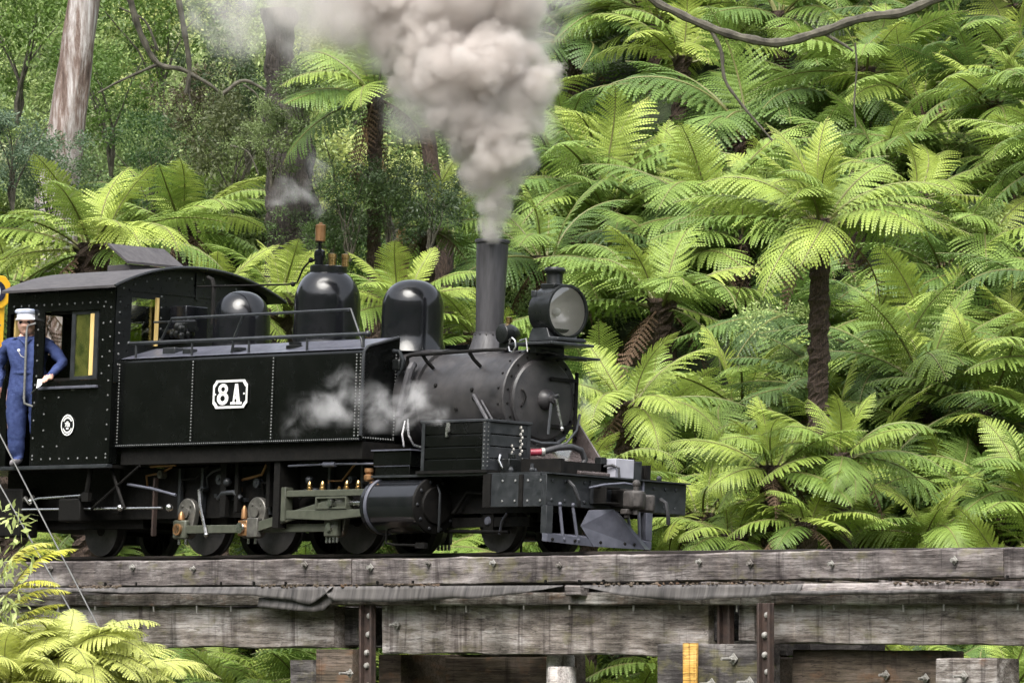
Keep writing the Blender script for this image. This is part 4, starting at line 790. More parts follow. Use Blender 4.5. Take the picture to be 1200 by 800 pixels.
# --- front platform fittings
P(MB().prism([(.87, 1.50), (1.50, .86), (1.50, .81), (.87, .81)], 'y', .465, .49), 'gusset_plate', 'apron_brown', bevel=.004)
P(MB().prism([(.87, 1.13), (1.30, 1.0), (1.95, .84), (1.95, .81), (.87, .81)], 'y', -.36, .46), 'smokebox_apron', 'apron_brown', bevel=.006)
P(MB().box(1.88, 2.03, .06, .32, .80, 1.0), 'control_box', 'box_grey', bevel=.006); P(MB().box(1.86, 2.02, .33, .44, .80, .985), 'control_box', 'beam_grey', bevel=.006)
P(MB().box(1.80, 1.9, -.03, .05, .8, 1.01), 'lamp_iron', 'black_satin', bevel=.004); P(MB().prism([(1.5, .8), (1.75, .8), (1.72, .95), (1.64, .95)], 'y', -.18, -.06), 'bracket', 'black_satin', bevel=.005)
hp = [(1.36, -.52, 1.03), (1.42, -.46, 1.04), (1.5, -.28, 1.10), (1.5, -.10, 1.12), (1.5, .04, 1.09), (1.5, .10, 1.0), (1.5, .06, .90), (1.52, -.04, .82), (1.5, -.10, .78)]
ho = P(MB().tube(hp[1:], .034, 12), 'brake_hose', 'rubber'); P(MB().tube([(1.36, -.54, 1.035), (1.43, -.44, 1.045)], .037, 12), 'hose_coupling', 'red_paint', ho); P(MB().cyl((1.428, -.45, 1.045), (1.445, -.42, 1.048), .046, n=12), 'hose_clip', 'galvanised', ho)
P(MB().cyl((1.5, -.12, .76), (1.53, -.02, .83), .045, n=12).cyl((1.4, -.3, .8), (1.5, -.1, .8), .04, n=12), 'hose_elbow', 'old_iron', ho)
P(MB().tube([(1.25, -.62, .90), (1.5, -.30, .90), (1.55, -.20, .9)], .02).tube([(1.2, -.58, .84), (1.5, -.25, .83)], .028), 'air_pipe', 'beam_grey')
P(MB().tube([(1.6, -.1, .90), (1.8, .0, .9), (2.0, .04, .93), (2.08, .06, .90), (2.10, .06, .76)], .014), 'conduit', 'rubber')
P(MB().tube([(1.18, -.80, 1.0), (1.18, -.82, .94), (1.20, -.80, .88), (1.3, -.74, .76)], .014).tube([(1.55, -.55, .84), (1.60, -.52, .78), (1.72, -.46, .70), (1.78, -.42, .72)], .012), 'hand_lever', 'steel')
mb = MB()
for k in range(9): mb.ball((1.17 + .01 * (k % 2), -.52 + .012 * (k % 2), 1.30 - .035 * k), .019, 6, sy=.6, sx=1.1)
for k in range(7): mb.ball((1.20 + .01 * (k % 2), -.66 + .012 * (k % 2), 1.10 - .035 * k), .018, 6, sy=.6)
P(mb, 'safety_chain', 'galvanised')
P(MB().box(1.16, 1.32, -.80, -.62, .80, .96).box(1.2, 1.3, -.6, -.5, .8, .98).cyl((1.25, -.70, .96), (1.25, -.70, 1.02), .04, n=12), 'brake_valve', 'black_satin', bevel=.01)
P(MB().tube([(1.0, -.15, 1.15), (1.1, -.0, 1.13), (1.2, .1, 1.18), (1.18, .25, 1.32), (1.05, .40, 1.5)], .014), 'lamp_cable', 'beam_grey')
P(MB().tube([(1.0, -.3, 1.2), (1.08, -.15, 1.16), (1.1, .05, 1.17), (1.05, .2, 1.24)], .022), 'lamp_cable', 'beam_grey')

# --- small plumbing, brackets and grime-dark fittings
pr = random.Random(21)
for k in range(9):
    x = -4.9 + k * .52 + pr.uniform(-.1, .1); z = pr.uniform(.55, .85)
    P(MB().tube([(x, -.66, z), (x + .02, -.70, z + .12), (x + pr.uniform(.1, .4), -.70, z + pr.uniform(.1, .2)), (x + .45, -.68, .97)], pr.choice([.012, .016, .02])), 'feed_pipe', pr.choice(['dark_iron', 'beam_grey', 'dark_iron', 'copper']))
for k in range(7):
    x = -4.6 + k * .55 + pr.uniform(-.15, .15); z = pr.uniform(.6, .9); P(MB().cyl((x, -.66, z), (x, -.74, z), pr.uniform(.03, .06), n=10).rivet((x, -.741, z), (0, -1, 0), .02, .02), 'valve_boss', pr.choice(['beam_grey', 'crank_steel', 'dark_iron']))
for x in (-4.35, -3.95, -2.75, -1.75, -1.2): P(MB().box(x - .02, x + .02, -.70, -.645, .42, .95), 'axlebox_guide', 'beam_grey', bevel=.004)
for k in range(6): P(MB().box(-3.75 + k * .10, -3.70 + k * .10, -.68, -.632, .62 - .01 * k, .66 - .01 * k), 'leaf_spring', 'beam_grey')
for x, y in ((1.62, -.70), (1.75, -.85), (1.9, -.6), (1.45, -.88), (1.95, .75)): P(MB().cyl((x, y, .80), (x, y, .80 + pr.uniform(.04, .1)), .02, n=8).ball((x, y, .83), .03, 8), 'deck_bolt', 'beam_grey')
P(MB().tube([(2.15, -.70, .72), (2.22, -.68, .66), (2.24, -.62, .52), (2.20, -.58, .46)], .02), 'vacuum_pipe', 'rubber'); P(MB().tube([(2.15, .60, .60), (2.24, .60, .56), (2.26, .62, .40), (2.24, .64, .34)], .022), 'vacuum_pipe', 'rubber')
P(MB().box(2.151, 2.165, .40, .92, .46, .50).box(2.132, 2.15, -.96, -.45, .455, .485), 'beam_edge_strip', 'beam_grey', bb)
P(MB().box(.30, 1.1, -.62, -.60, .40, .77).tube([(.35, -.70, .40), (.55, -.70, .62), (.9, -.70, .60)], .02), 'frame_front', 'dark_iron')
P(MB().tube([(.22, -.83, .70), (.30, -.86, .60), (.30, -.86, .30), (.26, -.83, .20)], .014), 'cylinder_pipe', 'beam_grey')
for k in range(10):
    a = 2 * math.pi * k / 10; P(MB().rivet((.200, -.83 + .255 * math.cos(a), .475 + .255 * math.sin(a)), (1, 0, 0), .02, .02), 'cover_nut', 'beam_grey')

# bunker behind the cab (outside the frame)
P(MB().box(-8.3, -7.14, -1.06, 1.06, .95, 2.0), 'bunker', 'green_black', bevel=.01)

# ------------------------------------------------------------------ second vehicle at the frame edge
car = thing('railway_carriage', 'railway carriage with yellow end frame coupled behind the locomotive cab', 'carriage', (-10.02, 0, 0), (ROLL, 0, 0))
bodyc = MB().box(-5.0, 0, -1.05, 1.0, .7, 3.18).build('body', 'blue_panel', car, bevel=.02)
MB().prism([(-1.12, 3.19), (-.8, 3.30), (0, 3.38), (.8, 3.30), (1.07, 3.19)], 'x', -5.1, .05).build('roof', 'roof_grey', car)
MB().box(.001, .03, .86, 1.01, .9, 3.18).box(.001, .03, -1.06, -.9, .9, 3.18).box(.001, .03, -.9, .86, 3.06, 3.18).box(.001, .03, -.9, .86, 2.60, 2.66).build('end_frame', 'yellow_paint', car, bevel=.01)
pn = MB().prism([(y, z) for y, z in [(.30, 3.03), (.95, 3.03), (1.06, 3.12), (1.06, 3.34), (.98, 3.42), (.30, 3.42)]], 'x', .031, .06).build('number_board', 'yellow_paint', car, bevel=.01)
MB().lathe([(.01, .0), (.125, .0), (.125, .01)], (.061, .86, 3.23), 'x', 28).build('number_disc', 'blue_panel', pn)
mb = MB(); n = 24
mb.add([(.0725, .86 + .045 * math.cos(2 * math.pi * k / n), 3.23 + .075 * math.sin(2 * math.pi * k / n)) for k in range(n)] + [(.0725, .86 + .02 * math.cos(2 * math.pi * k / n), 3.23 + .045 * math.sin(2 * math.pi * k / n)) for k in range(n)], [(k, (k + 1) % n, n + (k + 1) % n, n + k) for k in range(n)])
mb.build('numeral', 'white_paint', pn, smooth=False)
for z in (1.4, 1.8, 2.2): MB().box(.001, .02, -.88, .85, z, z + .30).build('end_panel', 'beam_grey', car, bevel=.01)
for x in (-.8, -3.8):
    for s in (-1, 1): MB().lathe([(.12, -.05), (.32, -.05), (.32, .02), (.34, .05), (.12, .05)], (x, s * .4, .34), 'y', 32).build('wheel', 'tyre_iron', car)
MB().box(-4.9, -.1, -.5, .5, .4, .69).build('underframe', 'dark_iron', car)

# ------------------------------------------------------------------ driver in the cab doorway
RX = Matrix.Rotation(ROLL, 4, 'X')
foot = RX @ Vector((-6.76, -.99, .988))
TH = R(37)
man = thing('person', 'person in blue overalls and pale cap standing in the locomotive cab doorway', 'person', foot, (0, 0, TH))
def skin_mesh(name, vs, es, rad, root=0, sub=2):
    me = bpy.data.meshes.new(name); me.from_pydata(vs, es, []); o = bpy.data.objects.new(name, me); col.objects.link(o)
    sm = o.modifiers.new('skin', 'SKIN'); sm.use_smooth_shade = True
    for i, d in enumerate(me.skin_vertices[0].data):
        r = rad[i]; d.radius = r if isinstance(r, tuple) else (r, r); d.use_root = (i == root)
    ss = o.modifiers.new('sub', 'SUBSURF'); ss.levels = sub; ss.render_levels = sub
    dg = bpy.context.evaluated_depsgraph_get(); out = bpy.data.meshes.new_from_object(o.evaluated_get(dg)); bpy.data.objects.remove(o)
    return out
V = [(0, .01, .93), (0, .0, 1.10), (0, .0, 1.30), (0, -.005, 1.44), (0, -.02, 1.52)]; Rr = [(.175, .14), (.17, .135), (.19, .14), (.085, .08), (.062, .062)]; Ed = [(0, 1), (1, 2), (2, 3), (3, 4)]
def chain(start, pts):
    prev = start
    for p, r in pts:
        V.append(p); Rr.append(r); Ed.append((prev, len(V) - 1)); prev = len(V) - 1
    return prev
for s in (-1, 1): chain(0, [((s * .10, .0, .84), .122), ((s * .11, -.01, .50), .098), ((s * .115, .02, .14), .085), ((s * .105, .01, .07), .052), ((s * .12, -.12, .04), (.048, .035)), ((s * .125, -.19, .035), (.035, .025))])
el = chain(2, [((.175, .0, 1.38), .092), ((.25, -.01, 1.33), .082), ((.40, -.05, 1.17), .066), ((.31, -.26, 1.01), .042), ((.295, -.295, .985), (.034, .028))])
er = chain(2, [((-.175, .0, 1.38), .092), ((-.245, .01, 1.31), .082), ((-.315, .05, 1.12), .066), ((-.30, -.03, .92), .042), ((-.295, -.05, .875), (.034, .028))])
# fingers: unequal, bent
def fingers(hand, pos, fwd, side, dn):
    pos, fwd, side, dn = map(Vector, (pos, fwd, side, dn))
    for k, (o_, l) in enumerate(((-.030, .062), (-.010, .075), (.010, .070), (.029, .055))):
        a = pos + fwd * .045 + side * o_; chain(hand, [(tuple(a), .0115), (tuple(a + fwd * l * .55 + dn * .006), .0095), (tuple(a + fwd * l * .75 + dn * l * .45), .008)])
    a = pos + fwd * .005 - side * .042; chain(hand, [(tuple(a), .012), (tuple(a + fwd * .035 - side * .008 + dn * .012), .010)])
fingers(el, (.295, -.295, .985), (-.15, -.85, -.2), (.9, -.1, 0), (0, 0, -1)); fingers(er, (-.295, -.05, .875), (0, -.3, -.95), (.1, .9, -.2), (.3, .2, -.2))
bm_ = skin_mesh('body', V, Ed, Rr, 0, 2)
# head on the neck: rings shaped with brow, nose, chin
hv = []; hf = []; nr, nh = 20, 16
for j in range(nh + 1):
    t = j / nh; z = 1.485 + .235 * t
    w = .078 * (math.sin(math.pi * min(1, .16 + t * .84)) ** .55) if t < 1 else .004; dpt = w * 1.22
    if t < .25: w *= .78 + .9 * t
    for i in range(nr):
        a = 2 * math.pi * i / nr; x, y = w * math.sin(a), -dpt * math.cos(a) - .02
        fr_ = max(0, math.cos(a)) ** 6
        if fr_:
            y -= .020 * fr_ * math.exp(-((t - .42) / .10) ** 2) * (1 if abs(math.sin(a)) < .45 else .3)   # nose
            y += .010 * math.exp(-((t - .56) / .05) ** 2) * (1 if .2 < abs(math.sin(a)) < .7 else .2)      # eye sockets
            y -= .008 * fr_ * math.exp(-((t - .08) / .08) ** 2); y += .005 * fr_ * math.exp(-((t - .25) / .03) ** 2)   # chin, mouth
        hv.append((x, y, z))
for j in range(nh):
    for i in range(nr): hf.append((j * nr + i, j * nr + (i + 1) % nr, (j + 1) * nr + (i + 1) % nr, (j + 1) * nr + i))
hf.append(tuple(range(nr))[::-1]); hf.append(tuple(nh * nr + i for i in range(nr)))
HS = 1.2
def hd(x, y, z): return (x * HS, (y + .02) * HS - .02, 1.485 + (z - 1.485) * 1.10)
hv = [hd(*p) for p in hv]
mbh = MB().add(hv, hf)
for s in (-1, 1): mbh.ball(hd(s * .080, -.005, 1.60), .034, 8, sx=.4, sy=.7, sz=1.1)
nv = [tuple(v.co) for v in bm_.vertices]; nf = [tuple(p.vertices) for p in bm_.polygons]
allm = MB(); allm.add(nv, nf); cut = len(nf); allm.add(mbh.v, mbh.f)
allm.v = [(x * (1.10 if .15 < z < 1.46 and abs(x) < .26 else 1), y * (1.06 if .15 < z < 1.46 else 1), z) for x, y, z in allm.v]
me = allm.mesh('body', True, 70)
for k in ('denim', 'skin', 'boot'): me.materials.append(MATS[k])
for p in me.polygons:
    c = p.center
    if p.index >= cut or c.z > 1.475: p.material_index = 1
    elif c.z < .085: p.material_index = 2
    elif (c.x > .2 and c.y < -.275 and c.z < 1.03) or (c.x < -.2 and c.z < .895): p.material_index = 1
    # crumpled cloth
for v in me.vertices:
    c = v.co
    if .1 < c.z < 1.44: v.co += v.normal * (.010 * noise.noise(Vector((c.x * 16, c.y * 16, c.z * 11))) + .011 * noise.noise(Vector((c.x * 6, c.y * 6, c.z * 24))))
man.scale = (1.10, 1.10, 1.0)
bo = bpy.data.objects.new('body', me); col.objects.link(bo); bo.parent = man
def hatted(mb): mb.v = [hd(*p) for p in mb.v]; return mb
hatted(MB().lathe([(.086, 1.655), (.091, 1.66), (.092, 1.70), (.090, 1.705)], (0, -.018, 0), n=24).add([(.085 * math.sin(R(a)), -.018 - .10 * math.cos(R(a)), 1.665) for a in range(-70, 71, 14)] + [(.10 * math.sin(R(a)), -.03 - .135 * math.cos(R(a)), 1.642) for a in range(-70, 71, 14)], [(i, i + 1, 12 + i, 11 + i) for i in range(10)])).build('cap', 'cap_cloth', man)
hatted(MB().lathe([(.091, 1.703), (.108, 1.715), (.112, 1.735), (.095, 1.752), (.04, 1.758), (.005, 1.759)], (0, -.012, 0), n=24)).build('cap_crown', 'cap_blue', man)
hatted(MB().lathe([(.078, 1.585), (.084, 1.61), (.086, 1.655)], (0, .012, 0), n=20)).build('hair', 'hair_grey', man)
MB().lathe([(.176, 1.045), (.178, 1.05), (.178, 1.075), (.176, 1.08)], (0, 0, 0), n=28).build('belt', 'denim', man).scale = (1, .80, 1)
for s in (-1, 1): MB().ball(hd(s * .033, -.100, 1.612), .021, 8, sy=.35).build('glasses_lens', 'blue_panel', man)
MB().box(-.03, .03, -.126, -.118, 1.538, 1.541).build('mouth', 'brown_wood', man)
MB().tube([(-.10, -.055, 1.455), (-.05, -.095, 1.43), (-.01, -.108, 1.39), (.0, -.11, 1.36)], [.010, .013, .012, .004]).tube([(.10, -.055, 1.455), (.05, -.095, 1.43), (.02, -.108, 1.39), (.01, -.11, 1.36)], [.010, .013, .012, .004]).build('collar', 'denim', man)
MB().ball((-.055, -.15, 1.31), .016, 8, sy=.3).build('badge', 'white_paint', man)
MB().tube([(-.055, -.155, 1.295), (-.03, -.16, 1.25), (.0, -.16, 1.23), (.03, -.158, 1.25)], .004).build('watch_chain', 'galvanised', man)
MB().add([(.20, -.335, .975), (.31, -.385, .975), (.25, -.40, .90), (.15, -.37, .84), (.13, -.36, .80), (.19, -.35, .87)], [(0, 1, 2, 5), (5, 2, 3, 4)]).build('wiping_cloth', 'white_paint', man)

# ------------------------------------------------------------------ ferns
def frond_mesh(name, a0, a1, seed, stations=28, pairs=13, mat='frond_leaf', droop=.42, wid=.28, tipcurl=0):
    """one bipinnate frond of length 1: arching rib, side leaflets with toothed lobes"""
    rr = random.Random(seed); N = 40; pts = []; p = Vector((0, 0, 0)); T = []
    bend = rr.uniform(-.28, .28)
    for i in range(N + 1):
        t = i / N; a = R(a0 + (a1 - a0) * t ** 1.15); d = Vector((math.cos(a) * math.cos(bend * t * 2), math.cos(a) * math.sin(bend * t * 2), math.sin(a))); pts.append(p.copy()); T.append(d); p = p + d / N
    ribs = MB().tube(pts, [.011 * (1 - .85 * i / N) + .0015 for i in range(N + 1)], 5)
    v = []; f = []
    for k in range(stations):
        t = .10 + .90 * (k + .5) / stations; x = t * N; i = min(int(x), N - 1); q = pts[i].lerp(pts[i + 1], x - i); tg = T[i]
        side0 = Vector((-tg.y, tg.x, 0)).normalized(); nrm = tg.cross(side0) * -1
        if nrm.z < 0 and abs(tg.z) < .9: nrm = -nrm
        u = (t - .10) / .90; ln = wid * (math.sin(math.pi * min(1, (u * .86 + .16))) ** .75) * (1 - .15 * u) * rr.uniform(.92, 1.06)
        if ln < .01: ln = .01
        for s in (-1, 1):
            sw = R(14 + 34 * u + rr.uniform(-5, 5)); d = (side0 * s * math.cos(sw) + tg * math.sin(sw)).normalized()
            dr = droop * rr.uniform(.7, 1.3); tilt = rr.uniform(-.15, .15)
            npair = max(3, int(pairs * (ln / wid) ** .7))
            def pt(w): return q + d * (ln * w) - nrm * (ln * dr * w * w) + nrm * (ln * .10 * w)
            for m in range(npair):
                w0, w1 = (m + .05) / npair, (m + .97) / npair; b0, b1 = pt(w0), pt(w1)
                dd = (b1 - b0).normalized(); perp = nrm.cross(dd).normalized()
                pl = .0172 * (ln / wid) ** .5 * (1 - w0 ** 1.8) ** .7 * rr.uniform(.85, 1.1) + .002
                for z in (-1, 1):
                    tip = (b0 + b1) / 2 + perp * z * pl + dd * pl * .38 - nrm * pl * (.22 + tilt * z)
                    hw = (b1 - b0) * .32; o = len(v); v += [b0, b1, tip + hw, tip - hw * .6]; f.append((o, o + 1, o + 2, o + 3))
    me = bpy.data.meshes.new(name); nb = len(ribs.v)
    me.from_pydata(ribs.v + [tuple(a) for a in v], [], ribs.f + [tuple(i + nb for i in q) for q in f]); me.update()
    me.materials.append(MATS['rachis'] if mat != 'dead_frond' else MATS[mat]); me.materials.append(MATS[mat])
    me.polygons.foreach_set('material_index', [0] * len(ribs.f) + [1] * len(f)); return me
UPR = [frond_mesh('frond_upright', 84, 40, 1), frond_mesh('frond_upright', 74, 20, 2, droop=.2), frond_mesh('frond_upright', 66, 12, 12)]
MID = [frond_mesh('frond_rising', 48, -22, 3), frond_mesh('frond_rising', 40, -28, 4), frond_mesh('frond_rising', 34, -16, 5), frond_mesh('frond_rising', 50, -42, 13), frond_mesh('frond_rising', 30, -30, 16, droop=.45), frond_mesh('frond_rising', 44, -8, 17)]
LOW = [frond_mesh('frond_arching', 30, -48, 6), frond_mesh('frond_arching', 22, -40, 7), frond_mesh('frond_arching', 14, -34, 8), frond_mesh('frond_arching', 32, -62, 14), frond_mesh('frond_arching', 18, -52, 18, droop=.5), frond_mesh('frond_arching', 8, -26, 19)]
HNG = [frond_mesh('frond_drooping', -4, -62, 9), frond_mesh('frond_drooping', 2, -72, 10)]
DED = [frond_mesh('frond_dead', -38, -88, 11, 18, 7, 'dead_frond', .5, .15), frond_mesh('frond_dead', -20, -84, 15, 16, 7, 'dead_frond', .6, .13)]
def lerp3(a, b, t): return tuple(a[i] + (b[i] - a[i]) * t for i in range(3))
YOUNG, FRESH, MATURE, OLD_SHADE = (.315, .385, .075), (.200, .288, .058), (.114, .188, .043), (.052, .094, .027)  # darkest tone serves both old fronds and painted shade
FERN_LAB = {}
def fern(top, L, n=16, hue=0.5, label='tree fern', group='tree ferns on the hillside', trunk_r=.13, dead=4, gz=None, rng=None, name='tree_fern', upright=.14, rising=.50, hang=.86, dark=1.0):
    rg = rng or rnd; top = Vector(top); gz = ground_z(top.x, top.y) - .15 if gz is None else gz
    if top.z - gz < .25: gz = top.z - .25
    base = Vector((top.x + rg.uniform(-.1, .1), top.y + rg.uniform(-.1, .1), gz))
    root = thing(name, label, 'fern', base, (0, 0, 0), group); lean = Euler((rg.uniform(-.20, .20), rg.uniform(-.20, .20), 0)).to_matrix(); gap = rg.uniform(0, 6.28)
    H = top.z - gz; off = top - base; ns = max(4, int(H / .055)); mb = MB(); vs = []; fs = []; q = 14
    for j in range(ns + 1):
        t = j / ns; r0 = trunk_r * (1.25 - .30 * t + (.35 * max(0, t - .85) / .15)) * (1 + .10 * rg.uniform(-1, 1))
        for k in range(q):
            a = 2 * math.pi * k / q + j * .3; r = r0 * (1 + rg.uniform(-.17, .17)); vs.append((off.x * t + r * math.cos(a), off.y * t + r * math.sin(a), H * t))
    for j in range(ns):
        for k in range(q): fs.append((j * q + k, j * q + (k + 1) % q, (j + 1) * q + (k + 1) % q, (j + 1) * q + k))
    fs.append(tuple(ns * q + k for k in range(q)))
    mb.add(vs, fs).build('trunk', 'fern_trunk', root, smooth=False)
    az = rg.uniform(0, 6.28)
    for i in range(n + dead):
        u = i / n
        if i >= n: me = rg.choice(DED); l = L * rg.uniform(.6, .85)
        elif u < upright: me = rg.choice(UPR); l = L * rg.uniform(.62, .85)
        elif u < rising: me = rg.choice(MID); l = L * rg.uniform(.9, 1.08)
        elif u < hang: me = rg.choice(LOW); l = L * rg.uniform(.9, 1.1)
        else: me = rg.choice(HNG); l = L * rg.uniform(.75, 1.0)
        az += 2.39996 + rg.uniform(-.25, .25)
        if i < n and u > .3 and abs((az - gap + math.pi) % (2 * math.pi) - math.pi) < .35: az += .8
        o = bpy.data.objects.new('frond' if i < n else 'dead_frond', me); col.objects.link(o); o.parent = root
        o.location = off + Vector((trunk_r * .7 * math.cos(az), trunk_r * .7 * math.sin(az), -.02 - .10 * u * L / 1.5))
        o.rotation_euler = (lean @ Euler((rg.uniform(-.35, .35), rg.uniform(-.22, .22), az)).to_matrix()).to_euler(); o.scale = (l, l * rg.uniform(.85, 1.12), l)
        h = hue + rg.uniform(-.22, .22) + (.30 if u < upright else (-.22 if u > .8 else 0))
        c = lerp3(YOUNG, FRESH, (1 - h) / .35) if h > .65 else (lerp3(FRESH, MATURE, (.65 - h) / .35) if h > .3 else lerp3(MATURE, OLD_SHADE, min(1, (.3 - h) / .4)))
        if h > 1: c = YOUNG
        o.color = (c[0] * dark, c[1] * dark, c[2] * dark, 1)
    return root
HERO = [  # px, py, depth, frond length, fronds, hue, trunk radius, label
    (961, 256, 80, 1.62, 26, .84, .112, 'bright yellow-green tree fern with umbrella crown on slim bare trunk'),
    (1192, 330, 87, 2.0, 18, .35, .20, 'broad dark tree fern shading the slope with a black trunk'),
    (880, 150, 96, 2.3, 18, .20, .2, 'tree fern coloured dark for the shade under the arching mossy branch'),  # low hue puts the shade below the branch into the frond colour
    (1085, 215, 93, 1.9, 17, .50, .16, 'mid green tree fern standing behind the umbrella shaped fern'),
    (705, 215, 94, 2.0, 18, .50, .16, 'spreading tree fern behind the locomotive headlight'),
    (640, 300, 90, 1.7, 16, .45, .15, 'tree fern behind the locomotive chimney'),
    (775, 350, 88, 1.8, 18, .62, .15, 'fresh green tree fern above the front of the locomotive'),
    (735, 470, 82, 1.35, 17, .80, .14, 'yellow-green fern beside the smokebox front'),
    (868, 470, 84, 1.6, 18, .66, .15, 'leafy fern left of the slim bare trunk'),
    (925, 575, 80, 1.45, 18, .72, .17, 'low fern with a stout brown trunk above the guard timber'),
    (1045, 555, 82, 1.5, 18, .68, .15, 'fern with upright fronds rising above the bare timber deck'),
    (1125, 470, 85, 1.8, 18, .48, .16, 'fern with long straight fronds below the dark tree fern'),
    (1170, 605, 79, 1.4, 17, .72, .14, 'low fern spilling over the far edge of the bare deck'),
    (820, 600, 79, 1.35, 17, .78, .14, 'bushy bright fern beside the buffer beam end'),
    (735, 625, 80, 1.2, 15, .82, .13, 'small bright fern behind the pilot'),
    (1000, 640, 79, 1.2, 15, .72, .13, 'small fern crouching behind the guard timber'),
    (1190, 160, 96, 2.0, 17, .62, .16, 'yellowish tree fern high on the slope above the dark tree fern'),
    (110, 285, 86, 1.75, 18, .80, .18, 'bright tree fern with wide arching fronds above the cab roof'),
    (215, 262, 92, 1.7, 17, .78, .15, 'pale green tree fern between cab roof and gum trunk'),
    (15, 330, 88, 1.6, 16, .70, .16, 'tree fern behind the yellow carriage end'),
    (440, 105, 89, 1.55, 18, .58, .085, 'tree fern with hanging fronds beside the smoke plume'),
    (470, 355, 86, 1.3, 16, .72, .13, 'fern with upright fronds between the two tall domes'),
    (330, 345, 88, 1.4, 16, .78, .13, 'fern behind the whistle and steam dome'),
    (560, 390, 86, 1.35, 16, .60, .13, 'fern behind the chimney base'),
    (250, 350, 87, 1.3, 15, .80, .13, 'fern peeping over the rear dome'),
    (660, 60, 108, 2.2, 16, .55, .16, 'tree fern high on the slope right of the smoke plume'),
    (790, 40, 112, 2.3, 16, .60, .16, 'tree fern above the arching mossy branch'),
    (960, 60, 110, 2.3, 16, .55, .16, 'tree fern behind the arching mossy branch'),
    (1090, 70, 108, 2.2, 16, .55, .16, 'tree fern beyond the thick end of the mossy branch'),
    (905, 545, 77.6, 1.15, 17, .72, .12, 'fresh fern hiding the foot of the slim bare trunk'),
    (985, 530, 77.8, 1.2, 17, .66, .12, 'leafy fern right of the slim bare trunk foot'),
    (945, 610, 77.2, 1.0, 16, .76, .11, 'small bright fern in front of the slim bare trunk'),
    (690, 560, 78.5, 1.1, 16, .74, .11, 'bright fern peeping above the buffer beam'),
    (860, 625, 77.5, 1.0, 16, .70, .11, 'small fern right of the buffer beam end'),
    (1090, 620, 78, 1.1, 16, .68, .11, 'fern leaning over the bare timber deck'),
    (500, 260, 90, 1.3, 14, .50, .10, 'fern in front of the dark trunk by the smoke'),
    (1185, 800, 73.4, 1.1, 15, .62, .1, 'fern under the bridge past the bolted corbel block'),
    (1075, 815, 74.6, 1.1, 15, .45, .1, 'fern under the bridge before the bolted corbel block'),
    (690, 800, 79, 1.1, 15, .45, .1, 'fern seen under the girder before the yellow board'),
    (265, 790, 84.5, 1.1, 15, .40, .1, 'fern seen beneath the girder beside the stepped corbels'),
    (320, 800, 83.5, 1.1, 15, .62, .1, 'fern touching the stepped corbels under the bridge'),
]
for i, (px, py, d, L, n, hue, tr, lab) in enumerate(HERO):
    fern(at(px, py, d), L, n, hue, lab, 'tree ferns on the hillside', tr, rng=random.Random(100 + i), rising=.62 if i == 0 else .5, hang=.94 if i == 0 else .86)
# more ferns filling the slope
def where(px, py):
    if py < 110: a = 'high on the slope'
    elif py < 330: a = 'halfway up the slope'
    elif py < 520: a = 'low on the slope'
    else: a = 'at the foot of the slope'
    for lim, w in ((140, 'behind the cab'), (330, 'behind the rear dome'), (450, 'behind the whistle'), (545, 'behind the forward dome'), (640, 'behind the chimney'), (720, 'behind the headlight'), (820, 'beyond the buffer beam'), (920, 'before the slim fern trunk'), (1000, 'behind the slim fern trunk'), (1110, 'past the slim fern trunk')):
        if px < lim: return a + ' ' + w
    return a + ' near the broad dark tree fern'
def fern_label(px, py, hue, L): return ('large ' if L > 1.65 else 'smaller ') + ('dark green' if hue < .3 else 'mid green' if hue < .58 else 'yellow-green') + ' fern ' + where(px, py)
rg = random.Random(77); placed = [(at(h[0], h[1], h[2]), h[3]) for h in HERO]; cnt = 0
for k in range(4200):
    y = rg.uniform(3.0, 30) if k % 3 else rg.uniform(3.0, 9); lat = rg.uniform(-9.5, 9.8)          # lateral place in front of the camera's line of sight
    dep = (y + 48.68 - .755 * lat) / .656
    base = CAM + v0 * dep + RIGHT * lat; x, yy = base.x, base.y
    if yy < 2.9 or yy > 31: continue
    d2 = (Vector((x, yy, 0)) - Vector((CAM.x, CAM.y, 0))).dot(v0); px = 600 + FPX * lat / d2
    if not -60 < px < 1260: continue
    gz = ground_z(x, yy); h = rg.choice([.3, .45, .6, .8, 1.1]) if yy > 7 else rg.choice([.3, .4, .6]); top = Vector((x, yy, gz + h))
    py = 400 - FPX * (top - CAM).dot(UP) / (top - CAM).dot(FWD)
    if py < -60: continue
    if px < 520 and py < 215: continue
    if any((p - top).length < (.36 + .17 * l) for p, l in placed): continue
    if 540 > px > 270 and py < 300: continue
    if ((px - 865) / 105) ** 2 + ((py - 160) / 65) ** 2 < 1: continue
    if 30 < px < 110 and py < 220: continue
    L = rg.uniform(1.3, 2.0); placed.append((top, L)); cnt += 1
    hue = rg.choice([rg.uniform(.0, .28), rg.uniform(.05, .4), rg.uniform(.35, .65), rg.uniform(.55, .85), rg.uniform(.55, .85)])  # low hues add the slope's shaded areas through darker frond colour
    fern(top, L, rg.choice([13, 14, 15]), hue, fern_label(px, py, hue, L), 'ferns filling the slope', rg.uniform(.07, .11), dead=rg.choice([0, 1, 2]), rng=rg)
    if cnt >= 225: break
print('extra ferns', cnt)
# pale fern in front of the trestle
for i, (px, py, d, L, n, lab) in enumerate([(70, 768, 60, .95, 52, 'pale lime fern crown growing in front of the trestle'), (140, 785, 61, .80, 46, 'lower pale lime fern at the foot of the trestle girder'), (10, 800, 59.5, .9, 46, 'pale lime fern below the grey-green shrub')]):
    r_ = fern(at(px, py, d), L, n, 1.3, lab, 'ferns in front of the trestle', .12, dead=0, gz=-2.8, rng=random.Random(500 + i), upright=.04)
    for c in r_.children:
        if c.name.startswith('frond'): c.color = (.50, .535, .15, 1)

